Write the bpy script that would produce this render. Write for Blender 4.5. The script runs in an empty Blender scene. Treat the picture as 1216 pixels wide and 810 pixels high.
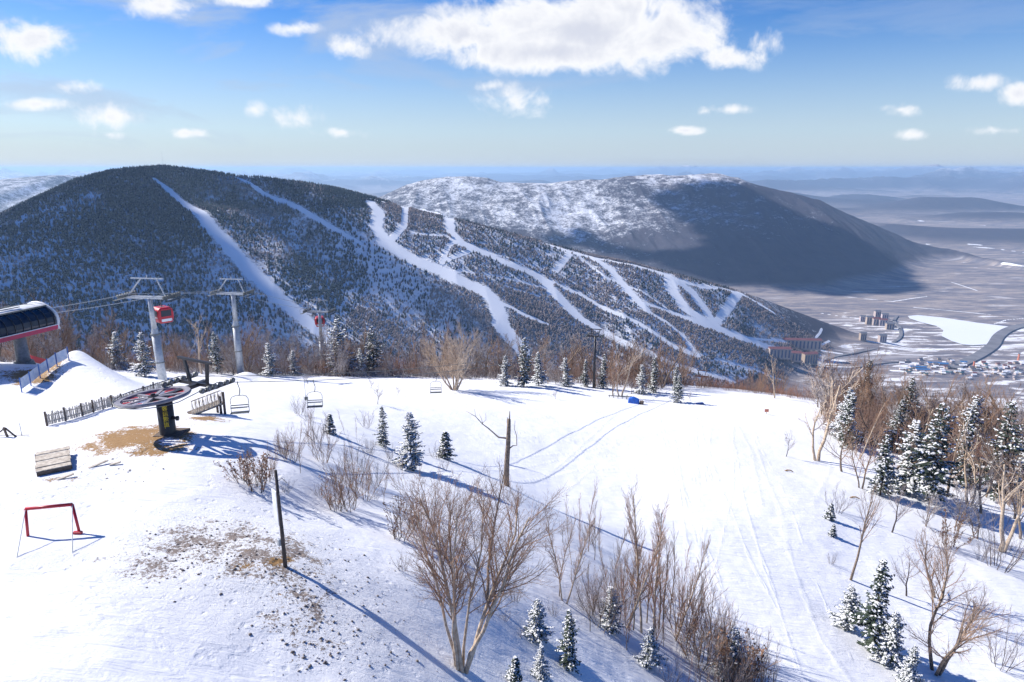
import bpy, math, random, time
import numpy as np
from mathutils import Vector, Matrix
T0 = time.time()
sc = bpy.context.scene
COL = sc.collection
PI = math.pi
R_ = math.radians
PITCH = R_(14.2); CP = math.cos(PITCH); SP = math.sin(PITCH); F = 811.0
# ------------------------------------------------------------------ survey: a bearing in the photograph -> a ray in the world
def ray(px, py):
    a = (px - 608) / F; b = (py - 405) / F
    f = CP - b * SP; d = SP + b * CP
    return a / f, -d / f          # x per metre of y, z per metre of y
def P_z(px, py, H):               # the point of that ray H metres below the camera
    u, v = ray(px, py); y = -H / v
    return (u * y, y, -H)
def P_y(px, py, y):
    u, v = ray(px, py)
    return (u * y, y, v * y)
def pix(p):
    dep = p[1] * CP - p[2] * SP
    return 608 + F * p[0] / dep, 405 - F * (p[2] * CP + p[1] * SP) / dep, dep
# ------------------------------------------------------------------ noise (numpy)
def hash2(ix, iy, s):
    h = (ix * 374761393 + iy * 668265263 + s * 1442695041) & 0xFFFFFFFF
    h = ((h ^ (h >> 13)) * 1274126177) & 0xFFFFFFFF
    h = h ^ (h >> 16)
    return (h & 0xFFFF) / 65535.0
def vnoise(x, y, s=0):
    ix = np.floor(x).astype(np.int64); iy = np.floor(y).astype(np.int64)
    fx = x - ix; fy = y - iy
    fx = fx * fx * fx * (fx * (fx * 6 - 15) + 10); fy = fy * fy * fy * (fy * (fy * 6 - 15) + 10)
    a = hash2(ix, iy, s); b = hash2(ix + 1, iy, s); c = hash2(ix, iy + 1, s); d = hash2(ix + 1, iy + 1, s)
    return (a + (b - a) * fx) * (1 - fy) + (c + (d - c) * fx) * fy
def fbm(x, y, s=0, o=4):
    t = 0; a = .5
    for k in range(o):
        t = t + a * (vnoise(x * 2 ** k + 13.7 * k, y * 2 ** k - 7.1 * k, s + k) * 2 - 1); a *= .5
    return t
def ridged(x, y, s=0, o=4):
    t = 0; a = .55
    for k in range(o):
        n = 1 - np.abs(vnoise(x * 2 ** k + 5.3 * k, y * 2 ** k + 3.1 * k, s + k) * 2 - 1); t = t + a * n * n; a *= .45
    return t
def sstep(a, b, x):
    t = np.clip((x - a) / (b - a), 0, 1); return t * t * (3 - 2 * t)
# ------------------------------------------------------------------ the near hilltop: a thin plate through surveyed points
CT = [(0,805,13.5),(150,800,14.2),(300,800,15.2),(430,800,15.9),(545,795,17.7),(640,800,19.8),(740,800,22.2),(850,805,25.5),(950,800,26.5),(1050,800,28),(1110,798,29.5),(1210,800,30.5),
(60,635,14),(0,700,13.7),(200,700,14.1),(338,672,14.8),(430,700,15.7),(500,700,16.8),(600,700,19.1),(700,700,21.9),(800,700,25.8),(900,700,27.3),(1010,685,29.8),(1100,700,31),(1210,700,32.5),
(60,545,14.5),(130,580,14.2),(220,600,14.4),(120,500,15.3),(198,517,14.3),(240,560,14.4),(290,540,15.0),(190,467,19),(180,462,26),(100,472,18.4),(0,472,17.5),(24,430,17.8),(70,436,18.2),(-60,430,17.6),(-80,500,16),
(260,492,16.6),(300,470,20.5),(275,445,32.2),(378,441,37.5),(340,560,15.6),(400,600,17.1),(450,560,18.7),(430,520,19.2),(488,557,20.2),(480,620,17.7),(560,600,20.2),(600,577,22),
(450,500,23.5),(450,470,28),(450,453,33.2),(350,485,20.5),(350,453,31.5),(550,500,26.8),(550,540,24.6),(550,462,33),(650,462,34.5),(650,520,28.5),(650,600,24.8),
(750,474,36),(750,540,30),(750,620,26.8),(850,470,37.8),(850,540,31),(850,620,28),(920,473,38.5),(960,500,36),(970,547,34),(950,620,29.3),(1105,597,34),(1200,650,34.6),(1010,600,31.2),
(1216,600,36.5),(1100,540,38),(1216,540,41),(1000,480,40),(1100,490,43.5),(1216,500,47)]
pts = np.array([P_z(*c) for c in CT]); cx = pts[:, 0]; cy = pts[:, 1]; cz = pts[:, 2]
def tker(r2):
    return np.where(r2 > 1e-9, .5 * r2 * np.log(np.maximum(r2, 1e-9)), 0)
n_ = len(pts)
K = tker((cx[:, None] - cx[None]) ** 2 + (cy[:, None] - cy[None]) ** 2) + np.eye(n_) * 6.0
Pm = np.c_[np.ones(n_), cx, cy]
A = np.block([[K, Pm], [Pm.T, np.zeros((3, 3))]])
W_ = np.linalg.solve(A, np.r_[cz, 0, 0, 0])
def tps(x, y):
    sh = x.shape; x = x.ravel(); y = y.ravel(); out = np.empty(x.shape)
    for i in range(0, len(x), 60000):
        a = x[i:i + 60000]; b = y[i:i + 60000]
        out[i:i + 60000] = tker((a[:, None] - cx) ** 2 + (b[:, None] - cy) ** 2) @ W_[:n_] + W_[n_] + W_[n_ + 1] * a + W_[n_ + 2] * b
    return out.reshape(sh)
def segdist(x, y, a, b):
    dx = b[0] - a[0]; dy = b[1] - a[1]
    t = np.clip(((x - a[0]) * dx + (y - a[1]) * dy) / (dx * dx + dy * dy), 0, 1)
    return np.hypot(x - a[0] - t * dx, y - a[1] - t * dy), t
RC = 128.0
def near_z(x, y):
    x = np.asarray(x, float); y = np.asarray(y, float)
    r = np.hypot(x, y); k = np.minimum(1, RC / np.maximum(r, 1e-6)); k2 = np.minimum(k, 1)
    z = tps(x * k2, y * k2)
    z = z - .62 * np.maximum(r - RC, 0)
    d, t = segdist(x, y, (-39.2, 59.5), (-31.0, 54.5))          # ploughed mound beside the station
    z = z + (2.5 * (1 - t) + .35 * t) * np.exp(-(d / 2.1) ** 2) * (r < RC)
    for (mx, my, mh, mw) in MOUNDS: z = z + mh * np.exp(-((x - mx) ** 2 + (y - my) ** 2) / mw ** 2)
    w = sstep(140, 60, r)
    z = z + w * (.16 * fbm(x / 5.2, y / 5.2, 3, 3) + .035 * fbm(x / .9, y / .9, 8, 3) )
    return z
MOUNDS = [(-41.5, 102.5, .9, 1.8), (-29.5, 31.0, .25, 2.5), (-9.0, 23.5, .3, 3.0), (-2.5, 26.0, .35, 2.2), (-11.0, 33.0, .35, 2.0)]
# ------------------------------------------------------------------ mountains
def ridge_tab(L):
    q = sorted(P_y(*c) for c in L); q = np.array(q); return q[:, 0], q[:, 1], q[:, 2]
M1 = ridge_tab([(-260,330,1750),(-120,296,1800),(0,260,1850),(50,236,1900),(100,213,1950),(140,203,2000),(190,198,2050),(250,200,2070),(300,205,2080),(350,214,2100),(400,225,2110),(450,238,2120),(500,252,2130),(550,263,2150),
(600,276,2170),(640,287,2190),(700,303,2200),(750,313,2200),(800,326,2230),(850,339,2290),(900,353,2390),(940,368,2440),(980,383,2440),(1020,397,2380),(1050,407,2330),(1080,420,2300)])
M2 = ridge_tab([(330,262,5200),(400,250,5200),(455,230,5100),(480,219,5000),(500,213,5000),(530,209,5000),(560,210,5000),(600,215,5000),(650,216,5000),(700,212,5000),(740,209,5000),(780,207,5000),(810,207,4950),(850,206,4950),
(875,209,4950),(900,218,4950),(940,227,4950),(975,237,5000),(1000,251,5000),(1040,268,5000),(1080,283,4900),(1120,293,4750),(1160,303,4500),(1216,315,4150),(1300,328,3850)])
M3 = ridge_tab([(-200,240,7200),(-60,222,7200),(0,214,7200),(30,211,7200),(60,208,7300),(80,209,7300),(100,214,7400),(140,218,7400),(220,232,7500)])
VAL = -600.0
def mtn(x, y, M, sf, sb, rnd):
    zr = np.interp(x, M[0], M[2]); yr = np.interp(x, M[0], M[1])
    zr = zr - np.maximum(0, M[0][0] - x) * .35 - np.maximum(0, x - M[0][-1]) * .35
    d = yr - y
    df = np.where(d > 0, d, -d * sb / sf)
    return zr - sf * (np.sqrt(df * df + rnd * rnd) - rnd)
GUL = [(262,214),(300,222),(345,258),(400,302),(450,338),(520,378),(600,432),(680,470)]
def far_z(x, y, full=True):
    r = np.hypot(x, y)
    val = VAL + 8 * fbm(x / 900, y / 900, 21, 3) * sstep(3300, 4200, y)
    # low hills on the plain, then ranges to the horizon
    big = ridged(x / 5200, y / 5200, 40, 4)
    amp = (60 + 130 * sstep(2200, 4500, x)) * sstep(5200, 7500, r) + 330 * sstep(9500, 15000, r) + 260 * sstep(17000, 30000, r)
    val = val + np.clip((big - .34) / .52, 0, 1) * amp * (.45 + .55 * sstep(.25, .75, vnoise(x / 9000, y / 9000, 91)))
    hl = np.exp(-((x - 5300) / 900) ** 2 - ((y - 7600) / 420) ** 2) * 115 + np.exp(-((x - 6100) / 1100) ** 2 - ((y - 9300) / 500) ** 2) * 150 + np.exp(-((x - 4300) / 900) ** 2 - ((y - 11800) / 600) ** 2) * 170
    val = val + hl
    m1 = mtn(x, y, M1, .43, .42, 70)
    if full:
        m1 = m1 + 26 * (ridged(x / 430 + y / 2100, y / 1500, 5, 3) - .45) * sstep(0, 130, np.interp(x, M1[0], M1[1]) - y) * sstep(VAL, VAL + 150, m1)
        dd = None
        for a, b in zip(GULW[:-1], GULW[1:]):
            d, t = segdist(x, y, a, b); dd = d if dd is None else np.minimum(dd, d)
        m1 = m1 - 62 * np.exp(-(dd / 120) ** 2) * sstep(VAL, VAL + 90, m1)
    m2 = mtn(x, y, M2, .36, .4, 110)
    if full:
        fr = sstep(0, 500, np.interp(x, M2[0], M2[1]) - y)
        m2 = m2 + fr * 105 * (ridged(x / 520 + y / 2600, y / 2100 - x / 5200, 9, 5) - .62) * sstep(VAL, VAL + 250, m2) + 16 * fbm(x / 240, y / 240, 71, 5) + 16 * (ridged(x / 420, y / 900, 73, 4) - .5)
        m2 = m2 - 5
    m3 = mtn(x, y, M3, .2, .3, 300) + 45 * (ridged(x / 1300, y / 1300, 15, 4) - .5)
    z = np.maximum(np.maximum(val, m1), np.maximum(m2, m3))
    k = 30.0   # soft foot where slopes meet the floor
    mm = np.maximum(np.maximum(m1, m2), m3); s = np.clip(.5 + .5 * (mm - val) / k, 0, 1)
    z = val * (1 - s) + mm * s + k * s * (1 - s)
    return z
def march(px, py, fn, r0, r1, n):
    u, v = ray(px, py); y = np.geomspace(r0, r1, n)
    h = fn(u * y, y) - v * y
    i = np.argmax(h > 0)
    if h[i] <= 0: return None
    if i == 0: yy = y[0]
    else:
        t = h[i - 1] / (h[i - 1] - h[i]); yy = y[i - 1] + t * (y[i] - y[i - 1])
    return (u * yy, yy, float(fn(np.array([u * yy]), np.array([yy]))[0]))
GULW = [(0, 0), (1, 1)]
GULW = [march(px, py, lambda x, y: far_z(x, y, False), 900, 2600, 1200)[:2] for px, py in GUL]
def G(px, py):
    p = march(px, py, near_z, 6, 260, 700)
    return p
def GF(px, py):
    return march(px, py, far_z, 900, 9000, 1500)
# ------------------------------------------------------------------ materials
def mat(name):
    m = bpy.data.materials.new(name); m.use_nodes = True
    nt = m.node_tree; return m, nt, nt.nodes['Principled BSDF']
def nd(nt, t, **kw):
    n = nt.nodes.new(t)
    for k, v in kw.items():
        if k.startswith('i_'):
            n.inputs[int(k[2:]) if k[2:].isdigit() else k[2:].replace('_', ' ')].default_value = v
        else: setattr(n, k, v)
    return n
def math_(nt, op, a, b=None, c=None, clamp=False):
    n = nt.nodes.new('ShaderNodeMath'); n.operation = op; n.use_clamp = clamp
    for i, v in enumerate((a, b, c)):
        if v is None: continue
        if isinstance(v, (int, float)): n.inputs[i].default_value = v
        else: nt.links.new(v, n.inputs[i])
    return n.outputs[0]
def mixc(nt, f, a, b):
    n = nt.nodes.new('ShaderNodeMix'); n.data_type = 'RGBA'
    for s, v in ((n.inputs[0], f), (n.inputs[6], a), (n.inputs[7], b)):
        if isinstance(v, (int, float)): s.default_value = v
        elif isinstance(v, tuple): s.default_value = v + (1,) if len(v) == 3 else v
        else: nt.links.new(v, s)
    return n.outputs[2]
def noise(nt, scale, detail=4, rough=.55, vec=None, dist=0.0):
    n = nt.nodes.new('ShaderNodeTexNoise'); n.inputs['Scale'].default_value = scale; n.inputs['Detail'].default_value = detail
    n.inputs['Roughness'].default_value = rough; n.inputs['Distortion'].default_value = dist
    if vec is not None: nt.links.new(vec, n.inputs['Vector'])
    return n.outputs['Fac']
def step_(nt, v, a, b):
    n = nt.nodes.new('ShaderNodeMapRange'); n.interpolation_type = 'SMOOTHSTEP'; nt.links.new(v, n.inputs[0])
    n.inputs[1].default_value = a; n.inputs[2].default_value = b; return n.outputs[0]
def pos(nt, sx=1, sy=1, sz=1, rz=0):
    g = nt.nodes.new('ShaderNodeNewGeometry'); m = nt.nodes.new('ShaderNodeMapping')
    m.inputs['Scale'].default_value = (sx, sy, sz); m.inputs['Rotation'].default_value = (0, 0, rz)
    nt.links.new(g.outputs['Position'], m.inputs['Vector']); return m.outputs['Vector']
def objv(nt):
    return nt.nodes.new('ShaderNodeTexCoord').outputs['Object']
def simple(name, c, rough=.7, metal=0, var=.25, scale=3, c2=None, bump=0, spec=None):
    m, nt, b = mat(name); v = noise(nt, scale, 5, .6, objv(nt))
    c2 = c2 or tuple(x * (1 - var) for x in c)
    nt.links.new(mixc(nt, step_(nt, v, .35, .65), c, c2), b.inputs['Base Color'])
    b.inputs['Roughness'].default_value = rough; b.inputs['Metallic'].default_value = metal
    if spec is not None: b.inputs['Specular IOR Level'].default_value = spec
    if bump:
        bn = nt.nodes.new('ShaderNodeBump'); bn.inputs['Distance'].default_value = bump; nt.links.new(noise(nt, scale * 6, 4, .6, objv(nt)), bn.inputs['Height']); nt.links.new(bn.outputs[0], b.inputs['Normal'])
    return m
MT = dict(
 bark_cream=simple('bark_cream', (.56,.46,.36), .85, c2=(.36,.27,.19), scale=5),
 twig_cream=simple('twig_cream', (.62,.50,.39), .85, c2=(.46,.35,.25), scale=3),
 bark_brown=simple('bark_brown', (.33,.25,.18), .9, c2=(.13,.10,.08), scale=6, bump=.02),
 twig_brown=simple('twig_brown', (.38,.27,.20), .85, c2=(.24,.16,.115), scale=2),
 twig_red=simple('twig_red', (.46,.21,.11), .85, c2=(.32,.15,.09), scale=2),
 twig_rust=simple('twig_rust', (.42,.26,.165), .85, c2=(.28,.18,.125), scale=1),
 bark_dark=simple('bark_dark', (.11,.085,.075), .9, c2=(.06,.05,.045), scale=6, bump=.02),
 twig_grey=simple('twig_grey', (.24,.20,.19), .85, c2=(.36,.31,.30), scale=3),
 twig_frost=simple('twig_frost', (.50,.47,.47), .85, c2=(.22,.18,.17), scale=2.5),
 needle=simple('needle', (.028,.048,.034), .7, c2=(.05,.07,.045), scale=4),
 needle_blue=simple('needle_pale', (.045,.07,.055), .7, c2=(.075,.095,.075), scale=4),
 snow_clump=simple('snow_clump', (.84,.86,.90), .6, var=.03),
 leaf_tan=simple('dead_leaf', (.36,.20,.11), .8, c2=(.22,.11,.07), scale=8),
 galv=simple('galvanised_steel', (.50,.53,.55), .45, .35, c2=(.36,.39,.42), scale=4),
 galv_dk=simple('weathered_steel', (.20,.21,.20), .55, .3, c2=(.10,.11,.11), scale=8),
 black=simple('black_paint', (.016,.017,.024), .45, 0, c2=(.028,.03,.036), scale=5),
 rimgrey=simple('rim_grey', (.30,.29,.32), .5, .1, c2=(.19,.18,.21), scale=5),
 red=simple('red_paint', (.52,.018,.04), .4, c2=(.42,.018,.03), scale=3),
 crimson=simple('crimson_panel', (.55,.03,.10), .45, c2=(.42,.03,.08), scale=3),
 dkred=simple('dark_red_plate', (.50,.02,.05), .5, c2=(.34,.02,.04), scale=6),
 white=simple('white_paint', (.78,.79,.80), .4, c2=(.66,.68,.70), scale=2),
 glass=simple('dark_glass', (.012,.018,.035), .22, 0, c2=(.03,.04,.06), scale=.8, spec=.4),
 wood=simple('grey_wood', (.62,.56,.47), .85, c2=(.38,.33,.27), scale=5, bump=.01),
 wood_dk=simple('dark_wood', (.16,.12,.095), .85, c2=(.08,.062,.05), scale=7, bump=.01),
 blue=simple('blue_tarp', (.01,.14,.62), .5, c2=(.01,.09,.42), scale=3),
 bluepost=simple('blue_post', (.04,.16,.50), .5),
 orange=simple('orange_board', (.75,.25,.14), .6),
 net=simple('white_mesh_sheet', (.70,.74,.80), .7, c2=(.45,.55,.70), scale=2),
 yellow=simple('yellow_lettering', (.75,.60,.03), .6, var=.3),
 rust=simple('rusty_steel', (.20,.09,.06), .8, c2=(.09,.05,.04), scale=6),
 stone=simple('stone', (.26,.22,.19), .9, c2=(.12,.10,.09), scale=3),
 grass=simple('dry_grass', (.36,.22,.09), .9, c2=(.22,.13,.06), scale=3),
 conc=simple('concrete', (.24,.25,.26), .85, c2=(.16,.17,.18), scale=4),
 cream=simple('cream_render', (.46,.38,.35), .8, var=.1), pinkw=simple('pale_pink_render', (.55,.46,.46), .8, var=.1),
 tan=simple('tan_render', (.40,.32,.26), .8, var=.1), roofred=simple('dark_red_roof', (.17,.06,.07), .8), roofblue=simple('blue_roof', (.03,.16,.40), .6),
 roofgrey=simple('grey_roof', (.14,.15,.19), .8), roofgreen=simple('teal_roof', (.03,.14,.17), .7), roofwhite=simple('snowy_roof', (.8,.82,.86), .6, var=.05), win=simple('window_glass', (.05,.09,.20), .2),
 asphalt=simple('asphalt', (.13,.13,.145), .9, scale=.02, c2=(.19,.19,.21)), ice=simple('lake_snow', (.80,.82,.86), .5, scale=.004, c2=(.76,.79,.84)), shade_cloud=simple('shade_cloud', (.9, .9, .9), 1, var=.02),
)
m, nt, b = mat('brush'); MT['brush'] = m; p = pos(nt)
nt.links.new(mixc(nt, step_(nt, noise(nt, .9, 3, .6, p), .35, .65), mixc(nt, step_(nt, noise(nt, .11, 4, .6, p), .4, .6), (.30,.14,.085), (.30,.235,.20)), (.15,.10,.085)), b.inputs['Base Color']); b.inputs['Roughness'].default_value = .9
# snow of the hilltop
m, nt, b = mat('hilltop_snow'); MT['snow'] = m
p = pos(nt); at = nd(nt, 'ShaderNodeAttribute', attribute_name='dirt').outputs['Fac']; ag = nd(nt, 'ShaderNodeAttribute', attribute_name='grass').outputs['Fac']; ar = nd(nt, 'ShaderNodeAttribute', attribute_name='rough').outputs['Fac']
n1 = noise(nt, 8, 9, .78, p, .3); n2 = noise(nt, 1.1, 5, .65, p); n3 = noise(nt, 9, 5, .65, p)
mx = math_(nt, 'ADD', math_(nt, 'MULTIPLY', n1, .6), math_(nt, 'MULTIPLY', n2, .4))
def over(fac, soft=.03):      # noise over a threshold that falls where the patch is strong
    th = math_(nt, 'SUBTRACT', .69, math_(nt, 'MULTIPLY', fac, .30))
    return step_(nt, math_(nt, 'SUBTRACT', mx, th), 0, soft)
dirt = math_(nt, 'MULTIPLY', over(at), step_(nt, at, .02, .1)); gr = math_(nt, 'MULTIPLY', over(ag), step_(nt, ag, .02, .1))
sn = mixc(nt, step_(nt, n2, .3, .7), (.83,.845,.875), (.79,.81,.85))
soil = mixc(nt, n3, (.11,.09,.08), (.42,.35,.31)); gcol = mixc(nt, n3, (.16,.085,.035), (.44,.27,.11))
c = mixc(nt, dirt, sn, soil); c = mixc(nt, gr, c, gcol); nt.links.new(c, b.inputs['Base Color'])
b.inputs['Roughness'].default_value = .75; b.inputs['Specular IOR Level'].default_value = .25
sas = noise(nt, 1, 4, .6, pos(nt, .55, 2.4, 1, R_(-28)), .8)
hgt = math_(nt, 'ADD', math_(nt, 'MULTIPLY', sas, .11), math_(nt, 'MULTIPLY', n1, math_(nt, 'MULTIPLY_ADD', ar, .15, .01)))
# groomer / ski tracks down the piste
at2 = nd(nt, 'ShaderNodeAttribute', attribute_name='track').outputs['Fac']
hgt = math_(nt, 'ADD', hgt, math_(nt, 'MULTIPLY', at2, -.022)); foot = nt.nodes.new('ShaderNodeTexVoronoi'); foot.inputs['Scale'].default_value = 2.1; nt.links.new(p, foot.inputs['Vector']); hgt = math_(nt, 'SUBTRACT', hgt, math_(nt, 'MULTIPLY', math_(nt, 'MULTIPLY', math_(nt, 'SUBTRACT', 1, step_(nt, foot.outputs['Distance'], .12, .34)), .13), math_(nt, 'MULTIPLY', ar, step_(nt, n2, .45, .6)))); groom = noise(nt, 1, 3, .5, pos(nt, 5.5, .12, 1, R_(-14))); hgt = math_(nt, 'ADD', hgt, math_(nt, 'MULTIPLY', groom, .010)); hgt = math_(nt, 'ADD', hgt, math_(nt, 'MULTIPLY', n3, .012))
bn = nd(nt, 'ShaderNodeBump', i_Distance=1.0, i_Strength=.85); nt.links.new(hgt, bn.inputs['Height']); nt.links.new(bn.outputs[0], b.inputs['Normal'])
# wooded mountain: snow between trunks, bare runs; 'run' attribute
m, nt, b = mat('wooded_snow'); MT['hills'] = m
p = pos(nt); run = nd(nt, 'ShaderNodeAttribute', attribute_name='run').outputs['Fac']; veg_shade = nd(nt, 'ShaderNodeAttribute', attribute_name='veg_shade').outputs['Fac']; fld = nd(nt, 'ShaderNodeAttribute', attribute_name='field').outputs['Fac']
fine = noise(nt, .075, 6, .75, p, .4); mid = noise(nt, .012, 6, .65, p); vor = noise(nt, .22, 3, .7, p)
big_ = noise(nt, .028, 5, .75, p); fo = math_(nt, 'ADD', math_(nt, 'ADD', math_(nt, 'MULTIPLY', fine, .45), math_(nt, 'MULTIPLY', vor, .2)), math_(nt, 'MULTIPLY', big_, .35)); fo = math_(nt, 'ADD', fo, math_(nt, 'MULTIPLY', math_(nt, 'SUBTRACT', mid, .5), .45))
fo = math_(nt, 'ADD', fo, math_(nt, 'MULTIPLY', math_(nt, 'SUBTRACT', veg_shade, .5), .5))
woods = mixc(nt, mid, (.028,.04,.068), (.105,.092,.108)); snowc = (.78,.80,.84)
c = mixc(nt, step_(nt, fo, .40, .60), snowc, woods)
rn = math_(nt, 'ADD', run, math_(nt, 'MULTIPLY', math_(nt, 'SUBTRACT', noise(nt, .06, 4, .7, p), .5), .7))
c = mixc(nt, step_(nt, rn, .45, .55), c, (.82,.84,.87))
# valley fields
fv = noise(nt, 1, 5, .6, pos(nt, .0016, .0060, .001, R_(12)), 1.0); fv2 = noise(nt, 1, 6, .7, pos(nt, .006, .022, .001, R_(-8)), .5)
fcol = mixc(nt, step_(nt, fv2, .35, .65), (.14,.14,.175), (.36,.31,.285)); fcol = mixc(nt, step_(nt, fv, .60, .70), fcol, (.46,.44,.45)); fcol = mixc(nt, step_(nt, math_(nt, 'ADD', fv2, math_(nt, 'MULTIPLY', math_(nt, 'SUBTRACT', .8, veg_shade), .45)), .64, .70), fcol, (.76,.77,.80))
c = mixc(nt, math_(nt, 'MULTIPLY', fld, math_(nt, 'SUBTRACT', 1, step_(nt, rn, .45, .55))), c, fcol); nt.links.new(c, b.inputs['Base Color'])
b.inputs['Roughness'].default_value = .9; b.inputs['Specular IOR Level'].default_value = .05
bn = nd(nt, 'ShaderNodeBump', i_Distance=7.0, i_Strength=.7); nt.links.new(math_(nt, 'MULTIPLY', fo, math_(nt, 'SUBTRACT', 1, step_(nt, rn, .3, .5))), bn.inputs['Height']); nt.links.new(bn.outputs[0], b.inputs['Normal'])
for nm, c1, c2 in (('far_conifer', (.005,.016,.027), (.018,.03,.04)), ('far_bare', (.13,.108,.115), (.25,.21,.21))):
    m, nt, b = mat(nm); MT[nm] = m; nt.links.new(mixc(nt, step_(nt, math_(nt, 'ADD', math_(nt, 'MULTIPLY', noise(nt, .05, 5, .8, pos(nt)), .5), math_(nt, 'MULTIPLY', noise(nt, .006, 4, .6, pos(nt)), .5)), .4, .6), c1, c2), b.inputs['Base Color']); b.inputs['Roughness'].default_value = .9; b.inputs['Specular IOR Level'].default_value = .1
# ------------------------------------------------------------------ mesh helpers
class MB:
    def __init__(s): s.v = []; s.f = []
    def poly(s, pts):
        i = len(s.v); s.v += [tuple(q) for q in pts]; s.f.append(tuple(range(i, i + len(pts))))
    def tube(s, a, b, r0, r1=None, n=6, caps=True):
        r1 = r0 if r1 is None else r1
        a = Vector(a); b = Vector(b); d = (b - a)
        if d.length < 1e-6: return
        d.normalize(); u = d.orthogonal().normalized(); w = d.cross(u); i = len(s.v)
        for k in range(n):
            t = 2 * PI * k / n; o = u * math.cos(t) + w * math.sin(t)
            s.v.append(tuple(a + o * r0)); s.v.append(tuple(b + o * r1))
        for k in range(n):
            j = (k + 1) % n; s.f.append((i + 2 * k, i + 2 * j, i + 2 * j + 1, i + 2 * k + 1))
        if caps:
            s.f.append(tuple(i + 2 * k for k in range(n))[::-1]); s.f.append(tuple(i + 2 * k + 1 for k in range(n)))
    def path(s, P, r0, r1, n=5):
        m = len(P) - 1; P = [Vector(q) for q in P]; i0 = len(s.v); u = None
        for k, q in enumerate(P):
            d = (P[min(k + 1, m)] - P[max(k - 1, 0)])
            if d.length < 1e-9: d = Vector((0, 0, 1))
            d.normalize()
            u = d.orthogonal().normalized() if u is None else (u - d * u.dot(d)).normalized()
            w = d.cross(u); r = r0 + (r1 - r0) * k / m
            for j in range(n):
                t = 2 * PI * j / n; s.v.append(tuple(q + (u * math.cos(t) + w * math.sin(t)) * r))
        for k in range(m):
            for j in range(n):
                a = i0 + k * n + j; c = i0 + k * n + (j + 1) % n; s.f.append((a, c, c + n, a + n))
        s.f.append(tuple(range(i0, i0 + n))[::-1]); s.f.append(tuple(range(i0 + m * n, i0 + m * n + n)))
    def box(s, c, size, ax=None):
        c = Vector(c); X, Y, Z = ax or (Vector((1, 0, 0)), Vector((0, 1, 0)), Vector((0, 0, 1))); i = len(s.v)
        for sx in (-1, 1):
            for sy in (-1, 1):
                for sz in (-1, 1): s.v.append(tuple(c + X * (sx * size[0] / 2) + Y * (sy * size[1] / 2) + Z * (sz * size[2] / 2)))
        s.f += [(i, i+1, i+3, i+2), (i+4, i+6, i+7, i+5), (i, i+4, i+5, i+1), (i+2, i+3, i+7, i+6), (i, i+2, i+6, i+4), (i+1, i+5, i+7, i+3)]
    def beam(s, a, b, w, h):
        a = Vector(a); b = Vector(b); d = (b - a); L = d.length; d.normalize()
        x = d.cross(Vector((0, 0, 1)))
        x = Vector((1, 0, 0)) if x.length < 1e-4 else x.normalized()
        s.box((a + b) / 2, (w, L, h), (x, d, x.cross(d)))
    def mesh(s, name, mt, smooth=False):
        me = bpy.data.meshes.new(name); me.from_pydata(s.v, [], s.f); me.materials.append(MT[mt]); me.update()
        if smooth: me.polygons.foreach_set('use_smooth', [True] * len(me.polygons))
        return me
    def obj(s, name, mt, parent=None, smooth=False):
        o = bpy.data.objects.new(name, s.mesh(name, mt, smooth)); COL.objects.link(o)
        if parent: o.parent = parent
        return o
def bevel(o, w, seg=2):
    md = o.modifiers.new('bevel', 'BEVEL'); md.width = w; md.segments = seg; md.limit_method = 'ANGLE'; return o
def tag(o, label=None, cat=None, group=None, kind=None):
    for k, v in (('label', label), ('category', cat), ('group', group), ('kind', kind)):
        if v: o[k] = v
    return o
def empty(name, loc, rz=0, label=None, cat=None, group=None, s=1):
    o = bpy.data.objects.new(name, None); COL.objects.link(o); o.location = loc; o.rotation_euler = (0, 0, rz); o.scale = (s, s, s); o.empty_display_size = .3
    return tag(o, label, cat, group)
def child(name, me, parent, kids=()):
    o = bpy.data.objects.new(name, me); COL.objects.link(o); o.parent = parent; return o
def npmesh(name, V, Fq, mt, smooth=True, kind='structure'):
    me = bpy.data.meshes.new(name); nv = len(V); nf, k = Fq.shape
    me.vertices.add(nv); me.vertices.foreach_set('co', V.astype(np.float32).ravel())
    me.loops.add(nf * k); me.loops.foreach_set('vertex_index', Fq.astype(np.int32).ravel())
    me.polygons.add(nf); me.polygons.foreach_set('loop_start', np.arange(0, nf * k, k, dtype=np.int32)); me.polygons.foreach_set('loop_total', np.full(nf, k, dtype=np.int32))
    if smooth: me.polygons.foreach_set('use_smooth', np.ones(nf, dtype=bool))
    me.update(calc_edges=True); me.materials.append(MT[mt])
    o = bpy.data.objects.new(name, me); COL.objects.link(o); o['kind'] = kind; return o
def attr(o, name, val):
    a = o.data.attributes.new(name, 'FLOAT', 'POINT'); a.data.foreach_set('value', val.astype(np.float32).ravel())
# ------------------------------------------------------------------ terrain sheets
def polar(rs, az):
    Rr, Az = np.meshgrid(rs, az, indexing='ij'); return Rr * np.sin(Az), Rr * np.cos(Az)
def sheet(name, rs, az, zf, mt):
    X, Y = polar(rs, az); Z = zf(X, Y); n, m_ = X.shape
    idx = np.arange(n * m_).reshape(n, m_)
    Fq = np.stack([idx[:-1, :-1], idx[:-1, 1:], idx[1:, 1:], idx[1:, :-1]], -1).reshape(-1, 4)[:, ::-1]
    return npmesh(name, np.stack([X, Y, Z], -1).reshape(-1, 3), Fq, mt), X, Y, Z
def all_z(x, y):
    nz = near_z(x, y); r = np.hypot(x, y)
    fz = np.where(r > 900, far_z(x, y), -1e4)
    return np.maximum(nz, np.maximum(fz, VAL - 5))
az = np.radians(np.linspace(-56, 56, 900))
r1 = np.r_[np.linspace(3, 8, 6)[:-1], 8 * (150 / 8.0) ** np.linspace(0, 1, 400), np.geomspace(155, 900, 50)]
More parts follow.
